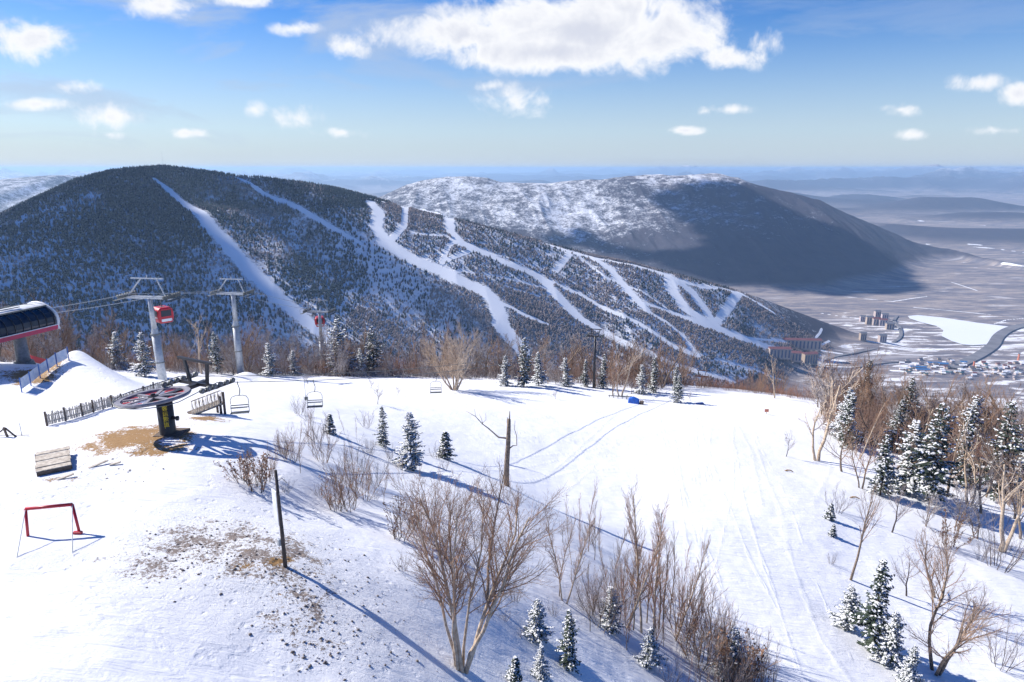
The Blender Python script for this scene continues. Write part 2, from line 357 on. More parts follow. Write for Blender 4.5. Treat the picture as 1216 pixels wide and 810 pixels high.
g, GX, GY, GZ = sheet('ground', r1, az, lambda x, y: np.maximum(near_z(x, y), VAL - 5), 'snow')
def patch(L, X, Y):
    v = np.zeros(X.shape)
    for px, py, rx, ry, s in L:
        c0 = G(px, py); ex = G(px + rx, py); ey = G(px, py - ry); ax = math.hypot(ex[0] - c0[0], ex[1] - c0[1]); by = max(.5, math.hypot(ey[0] - c0[0], ey[1] - c0[1]))
        ux, uy = (ex[0] - c0[0]) / ax, (ex[1] - c0[1]) / ax
        a = ((X - c0[0]) * ux + (Y - c0[1]) * uy) / ax; b_ = (-(X - c0[0]) * uy + (Y - c0[1]) * ux) / by
        v = np.maximum(v, s * np.clip(1.25 - np.sqrt(a * a + b_ * b_), 0, 1) ** .7)
    return np.clip(v, 0, 1)
attr(g, 'dirt', patch([(250,645,125,44,.72),(200,660,100,36,.70),(320,655,90,36,.74),(360,730,85,60,.64),(390,770,50,30,.42),(430,690,60,30,.36),(330,620,60,22,.45),(150,575,60,25,.30),(120,560,60,20,.30),(290,545,45,22,.4),(470,740,60,40,.30),(200,530,70,16,.35),(400,455,60,3,.3),(480,455,40,3,.3)], GX, GY))
attr(g, 'grass', patch([(160,518,78,14,1.0),(215,516,30,8,.9),(190,532,65,13,.8),(245,497,30,3.5,.95),(40,445,40,9,1.0),(335,667,28,7,.85),(300,672,34,7,.7),(265,695,40,8,.45),(75,570,40,5,.55),(330,710,24,8,.5),(300,650,50,8,.45)], GX, GY))
attr(g, 'rough', patch([(270,650,140,60,.75),(100,570,70,40,.6),(380,720,90,70,.5),(75,660,50,25,.55),(330,590,60,40,.5),(120,455,60,18,.25),(460,720,90,70,.22),(1000,610,60,120,.12)], GX, GY))
# ski and groomer tracks as long world-space grooves
trk = np.zeros(GX.shape)
TR = [([(905,560),(925,600),(935,640)],.30),([(895,520),(915,580),(945,680),(975,760),(1010,808)],.16),([(860,480),(890,530),(905,600)],.2),([(640,520),(680,500),(718,482)],.10),([(655,560),(700,520),(745,480)],.10),([(665,590),(720,540),(757,492)],.08),
      ([(60,668),(125,632),(190,600),(262,578)],.28),([(175,605),(240,580),(300,572)],.18),([(35,590),(110,555),(170,560)],.2),([(990,520),(985,560),(965,600)],.25),([(800,520),(815,600),(850,720),(870,800)],.12),([(870,520),(885,600),(925,720),(950,800)],.10),([(500,500),(600,505),(700,500)],.14),([(560,520),(660,518),(760,522)],.12)]
_r = random.Random(21)
for k in range(9):
    x0 = _r.uniform(760, 900); dx = _r.uniform(-40, 130); TR.append(([(x0, _r.uniform(490, 520)), (x0 + dx * .3, 580), (x0 + dx * .5 + _r.uniform(-25, 25), 680), (x0 + dx + _r.uniform(-20, 20), _r.uniform(730, 800))], _r.uniform(.06, .12)))
for k in range(12):
    y0 = _r.uniform(470, 560); TR.append(([(_r.uniform(480, 600), y0 + _r.uniform(-8, 14)), (_r.uniform(640, 720), y0), (_r.uniform(740, 860), y0 + _r.uniform(-20, 10))], _r.uniform(.07, .14)))
for k in range(10):
    a0 = _r.uniform(0, 120); b0 = _r.uniform(520, 780); TR.append(([(a0, b0), (a0 + 80, b0 - _r.uniform(10, 45)), (a0 + 180, b0 - _r.uniform(30, 80))], _r.uniform(.05, .10)))
for L, w in TR:
    q = [g_[:2] for g_ in (G(*c) for c in L) if g_ is not None]
    for a_, b_ in zip(q[:-1], q[1:]):
        bb = (GX > min(a_[0], b_[0]) - 3) & (GX < max(a_[0], b_[0]) + 3) & (GY > min(a_[1], b_[1]) - 3) & (GY < max(a_[1], b_[1]) + 3)
        d, t = segdist(GX[bb], GY[bb], a_, b_); d = d + .25 * fbm(GX[bb] / 3, GY[bb] / 3, 77, 2)
        trk[bb] = np.maximum(trk[bb], np.exp(-(d / w) ** 2))
attr(g, 'track', trk)
# far relief
RUNS = [[(183,212,4),(200,225,8),(225,245,12),(250,268,15),(270,290,17),(300,325,17),(330,352,16),(360,378,15),(385,400,14),(402,418,14)],
[(278,210,3),(310,228,5),(340,240,5),(380,262,5),(430,290,4)],[(330,211,4),(360,217,4)],[(400,224,2),(430,232,4)],
[(425,231,5),(440,240,9),(450,252,12),(447,270,11),(460,290,14),(490,308,13),(520,320,14),(550,335,15),(575,345,15),(590,362,17),(595,385,18),(610,405,15),(622,418,13)],
[(597,360,4),(625,375,5),(650,385,4)],
[(440,236,5),(475,245,5),(500,250,8),(520,255,10),(535,275,10),(550,290,10),(580,302,9),(600,312,9),(625,322,9),(640,328,10),(660,350,15),(685,375,13),(700,385,10),(730,402,9),(760,415,8),(790,428,7),(830,442,7),(870,452,6)],
[(500,250,6),(480,268,6),(465,285,7)],[(490,277,4),(530,280,4),(540,288,5)],[(532,296,4),(525,312,5),(560,298,5)],[(528,300,4),(541,284,5)],[(540,322,3),(590,328,3),(620,335,4),(650,343,4)],
[(628,283,7),(650,290,7),(680,300,7),(700,305,8),(725,320,10),(745,345,10),(770,370,8)],[(676,302,6),(660,322,6)],
[(650,333,5),(690,350,5),(730,372,6),(760,385,6),(800,412,7),(825,421,9)],[(770,370,4),(790,382,5),(810,398,6),(826,420,9)],
[(700,305,5),(740,313,5),(770,320,8),(795,328,11),(798,345,13),(815,368,13),(840,382,13),(850,388,12)],[(800,333,11),(820,345,13),(835,365,12),(850,386,13)],[(879,348,9),(865,365,8),(852,381,8)],
[(795,330,6),(830,340,6),(878,348,6),(900,360,5),(922,374,4)],[(765,360,5),(800,372,6),(830,383,10),(870,397,13),(900,408,10),(925,416,8)],[(680,300,4),(700,315,4),(720,330,4),(760,345,3),(790,365,4)],
[(850,427,4),(890,437,4),(930,452,4)],[(700,420,3),(760,438,4),(820,446,4)],[(560,298,4),(600,305,3),(640,318,3)],[(600,340,3),(640,352,3)],[(880,400,3),(905,403,3),(960,408,5)]]
VRUN = [[(975,372,3),(1000,376,3),(1030,380,4),(1060,392,4)],[(968,402,4),(974,395,5),(976,390,4)],[(960,415,6),(985,405,5)],[(915,401,4),(940,408,5),(965,412,7),(1000,420,6)],
 [(1030,405,5),(1060,410,5),(1110,416,5)],[(960,430,4),(1010,436,6),(1080,430,6),(1140,438,4)],[(1060,440,12),(1100,443,10)],[(1085,365,3),(1160,372,4),(1216,378,4)],[(1130,335,3),(1160,345,4)],[(1000,352,4),(1060,358,5),(1100,352,4)],[(1100,290,3),(1180,295,5),(1216,300,5)],[(1190,313,5),(1216,316,5)],[(1150,290,6),(1165,291,6)],[(1090,262,2),(1170,268,3)],[(1180,385,3),(1195,380,4),(1216,378,4)]]
WR = []
for iL, L in enumerate(RUNS + VRUN):
    q = []
    for px, py, w in L:
        w = w * .55 if iL >= len(RUNS) else (w * 1.08 + 1.0 if w >= 5 else w + .3)
        p_ = GF(px, py)
        if p_ is None: continue
        q.append((p_[0], p_[1], w * (p_[1] * CP - p_[2] * SP) / F * .5))
    WR.append(q)
def run_at(x, y):
    sh = x.shape; x = x.ravel(); y = y.ravel(); out = np.zeros(x.shape)
    for q in WR:
        for a_, b_ in zip(q[:-1], q[1:]):
            W = max(a_[2], b_[2]) * 2 + 8
            k = np.nonzero((x > min(a_[0], b_[0]) - W) & (x < max(a_[0], b_[0]) + W) & (y > min(a_[1], b_[1]) - W) & (y < max(a_[1], b_[1]) + W))[0]
            if not len(k): continue
            d, t = segdist(x[k], y[k], a_, b_); w = a_[2] + (b_[2] - a_[2]) * t
            out[k] = np.maximum(out[k], np.clip(1 - .5 * d / w, 0, 1))
    return out.reshape(sh)       # .5 at the edge
azf = np.radians(np.linspace(-56, 56, 1200))
r2 = np.r_[np.linspace(900, 1250, 20)[:-1], np.arange(1250, 2700, 4.5), np.linspace(2704, 3300, 50)]
r3 = np.r_[np.linspace(3300, 5600, 170), np.geomspace(5650, 9000, 60)]
r4 = np.geomspace(9000, 70000, 130)
def fattrs(o, X, Y, Z, run=True):
    attr(o, 'run', run_at(X, Y) if run else np.zeros(X.shape))
    m1 = mtn(X, Y, M1, .43, .42, 70); m2 = mtn(X, Y, M2, .36, .4, 110)
    fld = sstep(VAL + 45, VAL + 12, Z)
    fld = np.where(Y > 6500, np.maximum(fld, sstep(VAL + 110, VAL + 40, Z)), fld)
    veg_shade = .44 + .4 * fbm(X / 420, Y / 420, 33, 3) - .06 * sstep(-250, -500, X) + .15 * sstep(-100, -40, Z)
    veg_shade = np.where(Z < VAL + 45, .8 - .28 * sstep(3000, 2500, Y) * sstep(700, 1100, X), veg_shade)
    right = (m2 > m1) & (Z > VAL + 20)
    px = 608 + F * X / np.maximum(Y * CP - Z * SP, 1)
    veg_shade = np.where(right, .60 + .18 * fbm(X / 400 + Y / 1500, Y / 800, 51, 4) + .22 * sstep(800, 1300, X + (Y - 4500) * .2) * sstep(-70, -150, Z) - .06 + .25 * sstep(-300, -470, Z), veg_shade)  # rise with X paints the woods darker where the far mountain lies in shade
    veg_shade = np.where(~right & (Z > VAL + 12), veg_shade + .28 * sstep(500, 1000, X), veg_shade)
    attr(o, 'veg_shade', np.clip(veg_shade, 0, 1.2)); attr(o, 'field', fld)
for nm, rs, rn in (('hills', r2, True), ('mountain', r3, True), ('plain', r4, False)):
    o, X, Y, Z = sheet(nm, rs, azf, all_z if nm == 'hills' else far_z, 'hills'); fattrs(o, X, Y, Z, rn)
print('terrain', time.time() - T0)
# woods on the ski mountain: too many to count
def woods(name, n, mt, hgt, wid, seed, keep, sides=4, wmin=.0):
    rg = np.random.default_rng(seed)
    a = np.radians(rg.uniform(-44, 34, n * 3)); r = np.sqrt(rg.uniform(1180 ** 2, 2480 ** 2, n * 3)); x = r * np.sin(a); y = r * np.cos(a)
    d = np.interp(x, M1[0], M1[1]) - y
    zz = far_z(x, y); rn = run_at(x, y); nz = -38 - .62 * (r - RC)
    ok = (d > -60) & (zz > VAL + 14) & (rn + .3 * (vnoise(x / 14, y / 14, 5) - .5) < .36) & (nz < zz - 4) & (rg.random(n * 3) < keep(x, y, zz))
    x = x[ok][:n]; y = y[ok][:n]; zz = zz[ok][:n]; N = len(x)
    h = hgt * rg.uniform(.6, 1.25, N); w = wid * rg.uniform(.7, 1.3, N); t0 = rg.uniform(0, 2 * PI, N)
    V = np.zeros((N, sides * 2 + 1, 3))
    for k in range(sides):
        t = t0 + 2 * PI * k / sides
        V[:, k] = np.stack([x + w * .55 * np.cos(t), y + w * .55 * np.sin(t), zz - 1], -1)
        V[:, sides + k] = np.stack([x + w * np.cos(t + .4), y + w * np.sin(t + .4), zz + h * (.28 if mt == 'far_conifer' else .6)], -1)
    V[:, 2 * sides] = np.stack([x, y, zz + h], -1)
    fs = []
    for k in range(sides):
        j = (k + 1) % sides
        fs += [(k, j, sides + j), (k, sides + j, sides + k), (sides + k, sides + j, 2 * sides)]
    Fq = (np.arange(N)[:, None, None] * (2 * sides + 1) + np.array(fs)[None]).reshape(-1, 3)
    o = npmesh(name, V.reshape(-1, 3), Fq, mt, False, 'stuff'); o['label'] = {'far_conifer': 'dark conifer woods covering the ski mountain between the white runs', 'far_bare': 'grey brown leafless woods on the snowy ski mountain slopes'}[mt]; o['category'] = 'woods'
    return o
dens = lambda x, y: vnoise(x / 160, y / 160, 61) * .6 + vnoise(x / 45, y / 45, 62) * .4
woods('conifer_woods', 75000, 'far_conifer', 9.5, 2.1, 1, lambda x, y, z: np.clip((dens(x, y) - .40) * 2.4 + .35 * (x < -420) + .25 * (z > -110), .04, 1) * np.where(x < -380, .85 - .4 * sstep(-110, -230, z), .20) * (x < 750))
woods('bare_woods', 75000, 'far_bare', 6.5, 1.9, 2, lambda x, y, z: np.clip((.75 - dens(x, y)) * 2, .1, 1) * np.where(x < -380, .22, np.where(x < 700, .8, 1.0)))
print('woods', time.time() - T0)
# ------------------------------------------------------------------ trees
def rot_about(d, ang, az_):
    u = d.orthogonal().normalized(); w = d.cross(u); return (d * math.cos(ang) + (u * math.cos(az_) + w * math.sin(az_)) * math.sin(ang)).normalized()
def bare(seed, h=8, stems=1, lean=.25, trunk_r=.13, nb=(9, 6, 4), ang=(.7, .6, .6), start=.3, up=.12, tw=.007, wig=.12, split=.5, barkm='bark_brown', twigm='twig_brown', lr=(.5, .5, .45)):
    rg = random.Random(seed); T = MB(); C = MB(); L_ = len(nb)
    def grow(p, d, L, r, lev):
        seg = 7 if lev == 0 else (4 if lev == 1 else 3); P = [p.copy()]; D = []
        for k in range(seg):
            d = (d + Vector((rg.gauss(0, wig), rg.gauss(0, wig), rg.gauss(0, wig) + up * (.5 if lev == 0 else 1)))).normalized()
            p = p + d * (L / seg); P.append(p.copy()); D.append(d.copy())
        r1_ = max(tw * .6, r * (.3 if lev == 0 else .35)); (T if lev == 0 else C).path(P, r, r1_, 7 if lev == 0 else (5 if lev == 1 else 3))
        if lev >= L_: return
        n = nb[lev]; st = start if lev == 0 else .15
        for i in range(n):
            s = st + (1 - st) * (i + rg.random() * .8) / n; s = min(s, .98); k = int(s * seg); q = P[k].lerp(P[k + 1], s * seg - k)
            dd = rot_about(D[k], ang[lev] * rg.uniform(.6, 1.25) * (1.15 - .4 * s), rg.uniform(0, 2 * PI))
            Lc = L * lr[lev] * rg.uniform(.6, 1.2) * (1.15 - .6 * s if lev == 0 else 1 - .4 * s); rr = max(tw, (r + (r1_ - r) * s) * split)
            grow(q, dd, Lc, rr, lev + 1)
    for i in range(stems):
        a = 2 * PI * (i + rg.random() * .6) / stems; k = 0 if stems == 1 else 1
        d = Vector((math.cos(a) * lean * rg.uniform(.5, 1.2), math.sin(a) * lean * rg.uniform(.5, 1.2), 1)).normalized()
        grow(Vector((math.cos(a) * .16 * k, math.sin(a) * .16 * k, -.25)), d, h * rg.uniform(.62 if k else .85, .95), trunk_r * rg.uniform(.7, 1.1) if k else trunk_r, 0)
    return [('trunk', T.mesh('trunk', barkm, True)), ('crown', C.mesh('crown', twigm, False))]
def conifer(seed, h=8, rb=2.0, snow=.5, gap=.36, nm='needle', low=.1, ragged=.25):
    rg = random.Random(seed); T = MB(); C = MB(); S = MB()
    T.path([(0, 0, -.3), (.02, 0, h * .5), (0, 0, h * .97)], .012 * h + .03, .02, 6)
    z = low * h
    while z < h * .985:
        t = (z / h - low) / (1 - low); R = rb * ((1 - t) ** .8) * rg.uniform(1 - ragged, 1.05) + .08
        if t < .1: R *= .8
        nbo = max(4, int(9 * (R / rb) ** .5 + 2)); a0 = rg.uniform(0, 6.28)
        for b_ in range(nbo):
            if rg.random() < .12: continue
            a = a0 + 2 * PI * b_ / nbo + rg.uniform(-.25, .25); Rb = R * rg.uniform(.6, 1.15) * (1 + .22 * math.sin(a * 1.0 + seed + z * .9) + .12 * math.sin(a * 2 + seed * 2.3 + z * 2.1)); dr = rg.uniform(.25, .5) * (1 - .6 * t) - .45 * t
            zz = z + rg.uniform(-.12, .12); o = Vector((math.cos(a), math.sin(a), 0)); sd = Vector((-o.y, o.x, 0))
            axis = lambda s: Vector((0, 0, zz)) + o * (Rb * s) + Vector((0, 0, -dr * Rb * (s ** 1.3) + .12 * Rb * s ** 3))
            ns = max(3, int(Rb / .17))
            for k in range(ns):
                s = .12 + .88 * (k + .5) / ns; q = axis(s); L = (.20 + .26 * Rb * (1.05 - s) / 1.2) * rg.uniform(.7, 1.3) * (h / 8) ** .3
                for sg in (-1, 1):
                    dirv = (o * rg.uniform(.5, .9) + sd * sg * rg.uniform(.6, 1) + Vector((0, 0, rg.uniform(-.5, -.05)))).normalized(); wd = dirv.cross(Vector((0, 0, 1))).normalized() * (.07 + .05 * rg.random()); e = q + dirv * L
                    mi = q + dirv * L * .5
                    C.poly([q, mi + wd, e, mi - wd])
                    if k % 2 == 0: C.poly([q + Vector((0, 0, .02)), mi + Vector((0, 0, -.13)), e + Vector((0, 0, -.09))])
                    if rg.random() < snow:
                        up_ = Vector((0, 0, .045)); w2 = wd * rg.uniform(.9, 1.5); m2_ = mi + up_ + Vector((0, 0, .04)); q2 = q + up_ * .3; e2 = q + dirv * L * .88 + up_ * .2
                        i = len(S.v); S.v += [tuple(q2), tuple(mi + w2 + up_ * .2), tuple(e2), tuple(mi - w2 + up_ * .2), tuple(m2_)]
                        S.f += [(i, i + 1, i + 4), (i + 1, i + 2, i + 4), (i + 2, i + 3, i + 4), (i + 3, i, i + 4)]
            if rg.random() < snow * .8:
                q = axis(rg.uniform(.55, .9)) + Vector((0, 0, .03)); r = rg.uniform(.09, .19) * (.6 + Rb / rb * .5); i = len(S.v)
                S.v += [tuple(q + Vector((r * 1.3 * math.cos(j * PI / 3), r * math.sin(j * PI / 3), -.05 + rg.uniform(-.02, .02)))) for j in range(6)] + [tuple(q + Vector((0, 0, r * .5)))]
                S.f += [(i + j, i + (j + 1) % 6, i + 6) for j in range(6)]
        z += gap * (1.1 - .55 * t) * rg.uniform(.8, 1.2) * (h / 8) ** .5
    return [('trunk', T.mesh('trunk', 'bark_dark', True)), ('crown', C.mesh('crown', nm)), ('bough_snow', S.mesh('bough_snow', 'snow_clump', True))]  # last part is the snow lying on the boughs, not needles
V = {}
HT = {}
def reg(k, parts, h):
    V.setdefault(k, []).append(parts); hs = [v.co.z for v in parts[1][1].vertices]; HT[k] = max(HT.get(k, 0), float(np.percentile(hs, 99.7)))
for i in range(3): reg('fir', conifer(10 + i, 8, 1.9, .28, ragged=.4, gap=.42), 8)
for i in range(3): reg('fir_snowy', conifer(20 + i, 8, 2.7, .62, ragged=.4, gap=.42, nm='needle_blue'), 8)
for i in range(3): reg('fir_big', conifer(30 + i, 10, 3.1, .26, gap=.46, low=.12, ragged=.45), 10)
for i in range(2): reg('fir_small', conifer(40 + i, 3, 1.0, .35, gap=.24, low=.08), 3)
for i in range(2): reg('fir_slim', conifer(45 + i, 5.5, .95, .35, gap=.3, low=.08), 5.5)
for i in range(2): reg('birch', bare(60 + i, 9, 1, trunk_r=.08, nb=(22, 8, 4), ang=(.55, .55, .6), start=.25, lr=(.22, .5, .5), wig=.04, tw=.0055, up=.1, barkm='bark_cream', twigm='twig_rust'), 8.5)
for i in range(2): reg('bare_brown', bare(70 + i, 8, 1, trunk_r=.15, nb=(12, 8, 5), ang=(.8, .7, .7), start=.25, lr=(.5, .5, .5)), 8)
for i in range(2): reg('bare_rust', bare(80 + i, 8, 2, trunk_r=.11, nb=(11, 8, 5), ang=(.75, .65, .7), start=.2, lr=(.48, .52, .5), barkm='bark_brown', twigm='twig_rust'), 7.5)
for i in range(2): reg('bare_frost', bare(90 + i, 7, 2, trunk_r=.09, nb=(12, 8, 4), ang=(.8, .75, .7), start=.12, lr=(.5, .5, .5), barkm='bark_brown', twigm='twig_frost', tw=.016), 6.5)
reg('spread', bare(101, 7.4, 8, lean=.62, trunk_r=.13, nb=(11, 8, 6), ang=(.6, .6, .6), start=.2, up=.09, lr=(.5, .52, .5), barkm='bark_cream', twigm='twig_cream', tw=.011), 7.3)
reg('pale_fork', bare(110, 9, 2, lean=.22, trunk_r=.17, nb=(6, 5, 4), ang=(.75, .65, .65), start=.4, lr=(.55, .5, .45), barkm='bark_cream', twigm='twig_cream', tw=.02), 8.5)
reg('pale_fork', bare(111, 9, 1, trunk_r=.19, nb=(7, 6, 4), ang=(.8, .65, .65), start=.4, lr=(.6, .5, .45), barkm='bark_cream', twigm='twig_cream', tw=.02), 8.5)
for i in range(3): reg('sapling', bare(120 + i, 5.5, 1, lean=.05, trunk_r=.028, nb=(26, 7), ang=(.5, .5), start=.18, up=.2, lr=(.2, .5), barkm='bark_brown', twigm=('twig_red', 'twig_rust', 'twig_brown')[i], tw=.0045, wig=.06), 5.2)
for i in range(2): reg('sapling_pale', bare(126 + i, 5.5, 1, trunk_r=.024, nb=(26, 7), ang=(.5, .5), start=.22, up=.2, lr=(.2, .5), barkm='bark_cream', twigm='twig_brown', tw=.004, wig=.04), 5.2)
for i in range(3): reg('shrub', bare(130 + i, 2.6, 8, lean=.4, trunk_r=.016, nb=(10, 5), ang=(.5, .6), start=.15, up=.12, lr=(.4, .5), barkm='bark_dark', twigm='twig_grey', tw=.004), 2.4)
for i in range(2): reg('shrub_red', bare(136 + i, 2.6, 9, lean=.35, trunk_r=.016, nb=(10, 5), ang=(.5, .6), start=.15, up=.12, lr=(.4, .5), barkm='bark_brown', twigm='twig_rust', tw=.004), 2.4)
# dead leaves still hanging on some shrubs
def with_leaves(parts, seed, h, r, n=260):
    rg = random.Random(seed); L = MB()
    vs = [v.co.copy() for v in parts[1][1].vertices]
    for i in range(n):
        q = rg.choice(vs); a = Vector((rg.gauss(0, 1), rg.gauss(0, 1), rg.gauss(0, 1))).normalized() * .05; b_ = a.orthogonal().normalized() * .035; L.poly([q, q + a + b_, q + a * 2, q + a - b_])
    return parts + [('dead_leaves', L.mesh('dead_leaves', 'leaf_tan'))]
for i in range(2): reg('shrub_leafy', with_leaves(bare(140 + i, 2.4, 7, lean=.35, trunk_r=.022, nb=(8, 4), ang=(.5, .6), start=.15, up=.12, lr=(.4, .5), barkm='bark_dark', twigm='twig_brown', tw=.008), i, 2.4, 1), 2.3)
reg('clump', bare(152, 9.6, 7, lean=.10, trunk_r=.095, nb=(15, 11, 6), ang=(.62, .65, .7), start=.32, up=.05, lr=(.40, .5, .5), barkm='bark_cream', twigm='twig_rust', tw=.005, wig=.10), 8.8)
reg('tall_bare', bare(155, 10, 1, trunk_r=.13, nb=(14, 8, 5), ang=(.75, .6, .6), start=.45, up=.1, lr=(.35, .5, .45), barkm='bark_brown', twigm='twig_brown', tw=.005, wig=.06), 9.3)
reg('wide_bare', bare(161, 9, 3, lean=.55, trunk_r=.15, nb=(12, 10, 7), ang=(.75, .65, .6), start=.3, up=.05, lr=(.55, .5, .5), barkm='bark_brown', twigm='twig_brown', tw=.0055), 7.6)
reg('small_bare', bare(165, 3.2, 1, trunk_r=.06, nb=(11, 8, 5), ang=(.85, .7, .6), start=.35, up=.08, lr=(.6, .5, .5), barkm='bark_dark', twigm='twig_grey', tw=.005), 2.9)
print('variants', time.time() - T0, {k: sum(len(m_.polygons) for _, m_ in v[0]) for k, v in V.items()})
RG = random.Random(5)
NTREE = 0
def plant(kind, loc, h, label, group=None, name=None, cat=None, var=None, rz=None, tilt=0):
    global NTREE; NTREE += 1
    vs = V[kind]; parts = vs[(RG.randrange(len(vs)) if var is None else var)]
    fam = 'fir_tree' if kind.startswith('fir') else ('shrub' if kind.startswith('shrub') else ('sapling' if kind.startswith('sapling') else 'bare_tree'))
    o = empty(name or fam, (loc[0], loc[1], loc[2] - .05), RG.uniform(0, 6.28) if rz is None else rz, label, cat or fam.replace('_', ' '), group, h / HT[kind])
    q_ = h / HT[kind]; o.scale = (q_ * RG.uniform(.84, 1.18), q_ * RG.uniform(.84, 1.18), q_)
    if fam == 'fir_tree' and not tilt: tilt = .035
    if tilt: o.rotation_euler[0] = RG.uniform(-tilt, tilt); o.rotation_euler[1] = RG.uniform(-tilt, tilt)
    for n, me in parts:
        n2 = n if not (fam in ('shrub', 'sapling') and n in ('trunk', 'crown')) else {'trunk': 'stems', 'crown': 'twigs'}[n]
        child(n2, me, o)
    return o
def at_px(kind, px, py, hp, label, **kw):
    p_ = G(px, py)
    if p_ is None: print('MISS', px, py); return
    return plant(kind, p_, ray(px, py - hp)[1] * p_[1] - p_[2], label, **kw)
# --- foreground
NEARL = [
('clump',548,795,238,'large many stemmed leafless birch clump, tallest tree at the front of the snowy bank'),
('tall_bare',578,713,160,'slim straight bare tree standing just behind the big birch clump'),
('small_bare',933,542,34,'lone small dark leafless tree at the edge of the groomed piste'),
('birch',668,713,122,'thin pale birch at the near end of the narrow birch row by the piste'),
('tall_bare',1010,688,133,'single straight bare tree with a bare lower trunk beside the snow covered young firs'),
('wide_bare',1110,798,165,'wide spreading leafless tree at the lower edge, its long boughs reaching over blue shadow'),
('bare_rust',1113,712,110,'slender reddish leafless tree with two stems above the spreading tree'),
('pale_fork',1190,655,140,'thick pale trunked tree with a leaning stem at the forest edge'),
('pale_fork',970,547,108,'tall pale forked tree, first of the forest edge beside the piste'),
('spread',540,463,78,'broad cream coloured leafless tree with a round crown at the crest of the snowfield'),
('pale_fork',240,444,74,'dead cream coloured tree with crooked bare boughs between the gondola towers'),
('pale_fork',737,471,58,'pale leaning bare tree beside the blue tarp'),
('bare_rust',728,470,52,'reddish twigged bare tree behind the blue tarp, nearest the black lift tower'),
('pale_fork',920,473,50,'lone pale forked tree on the crest where the piste drops away'),
('fir',456,530,48,'narrow dark young fir left of the broad snowy fir on the bank'),
('fir_snowy',488,557,68,'broad young fir loaded with snow on top of the bank'),
('fir_small',528,545,33,'small fir standing alone on the snowfield right of the broad snowy fir'),
('fir_small',393,515,24,'tiny dark fir beside grey shrubs near the chairlift'),
('fir_snowy',638,757,48,'ragged young fir with open boughs beside the big birch clump'),
('fir',676,792,68,'dense young fir with a pointed top below the birch row'),
('fir_snowy',641,806,40,'low bushy snow covered fir at the bottom edge'),
('fir_small',612,812,32,'little dark fir cut by the bottom edge beside the birch clump'),
('fir',1036,770,106,'tall dark young fir with a pointed tip, highest of the group by the piste'),
('fir_snowy',1006,746,52,'short snow laden fir at the piste side of the young fir group'),
('fir_snowy',1056,787,62,'bushy snow laden fir below the tall dark one'),
('fir_snowy',1078,815,50,'lowest snow laden fir of the group, cut by the bottom edge'),
('fir_small',985,617,20,'very small fir poking from the snow beside the piste'),
('fir_small',988,637,16,'tiny bent fir half buried in snow beside the piste'),
('fir_snowy',725,746,50,'snowy fir hidden among red saplings'),
('fir_snowy',771,792,48,'small snow laden fir in front of the red saplings'),
('fir_snowy',868,806,62,'snow dusted fir at the bottom among brown twigs'),
('wide_bare',1192,590,100,'broad brown leafless tree leaning out of the forest'),
('small_bare',1058,632,62,'dark crooked little tree with two stems on open snow'),
('small_bare',1078,708,58,'small dark bare tree in the shadow of the straight tree'),
('shrub',1185,675,70,'thin many stemmed shrub below the thick pale trunk'),
('shrub',1188,792,60,'sparse upright shrub in the bottom corner'),
('shrub_leafy',1128,650,40,'low tangled shrub in the lee of the forest edge'),
]
for k, px, py, hp, lb in NEARL: at_px(k, px, py, hp, lb)
SH = [(305,582,52,'shrub_leafy'),(288,572,36,'shrub_leafy'),(318,570,48,'shrub_red'),(345,548,48,'shrub_red'),(337,541,36,'shrub_red'),(372,542,58,'sapling'),(357,562,64,'sapling'),(366,530,46,'sapling'),(378,524,40,'shrub'),(384,548,48,'shrub_red'),
      (405,608,85,'sapling'),(398,606,46,'shrub_leafy'),(414,604,70,'shrub_red'),(432,592,62,'shrub_red'),(422,572,56,'shrub'),(455,597,64,'sapling_pale'),(446,577,40,'shrub'),(476,640,46,'shrub_leafy'),(492,628,40,'shrub_leafy'),(505,640,44,'shrub_red'),
      (355,492,26,'shrub'),(367,500,26,'shrub'),(410,516,34,'sapling_pale'),(424,518,30,'sapling_pale'),(435,508,26,'shrub'),(295,545,22,'shrub'),(512,612,38,'shrub'),(440,540,22,'shrub'),(463,545,20,'shrub'),(400,575,30,'shrub'),(340,585,18,'shrub'),(380,590,22,'shrub')]
for px, py, hp, k in SH: at_px(k, px, py, hp, 'leafless twiggy growth on the shaded side of the snowy knoll behind the wooden pole', group='twiggy shrubs on the knoll')
rg = random.Random(9)
BR = [(672,716,124,'birch'),(664,708,112,'sapling'),(680,672,88,'sapling_pale'),(690,662,78,'sapling'),(699,655,86,'sapling'),(706,665,74,'sapling'),(712,655,50,'sapling'),(730,672,104,'sapling_pale'),
(744,744,148,'birch'),(752,748,156,'sapling'),(757,700,118,'sapling'),(762,752,168,'birch'),(768,740,148,'sapling'),(775,762,160,'birch'),(782,746,140,'sapling'),(788,752,132,'sapling'),(795,738,128,'sapling'),(780,790,142,'sapling'),(801,760,134,'birch'),(808,750,108,'sapling'),
(716,752,92,'sapling_pale'),(708,745,76,'sapling_pale'),(735,742,98,'sapling'),(722,722,84,'sapling'),(700,725,60,'shrub'),(740,700,60,'shrub'),(815,775,104,'sapling'),(824,768,96,'sapling'),(832,780,100,'sapling_pale'),(840,790,90,'sapling'),(838,806,108,'sapling_pale'),
(850,790,74,'sapling'),(858,800,80,'sapling'),(868,812,84,'shrub_red'),(880,815,70,'shrub_leafy'),(895,818,66,'shrub_red'),(845,762,50,'shrub_red'),(820,738,66,'sapling'),(806,722,60,'sapling'),(910,822,56,'shrub_red'),(765,700,66,'sapling'),(749,716,92,'sapling'),(787,715,84,'sapling'),(860,775,44,'shrub_red')]
for px, py, hp, k in BR: at_px(k, px, py, hp, 'slim reddish brown leafless sapling in the thicket on the bank below the piste', group='saplings in the bank thicket')
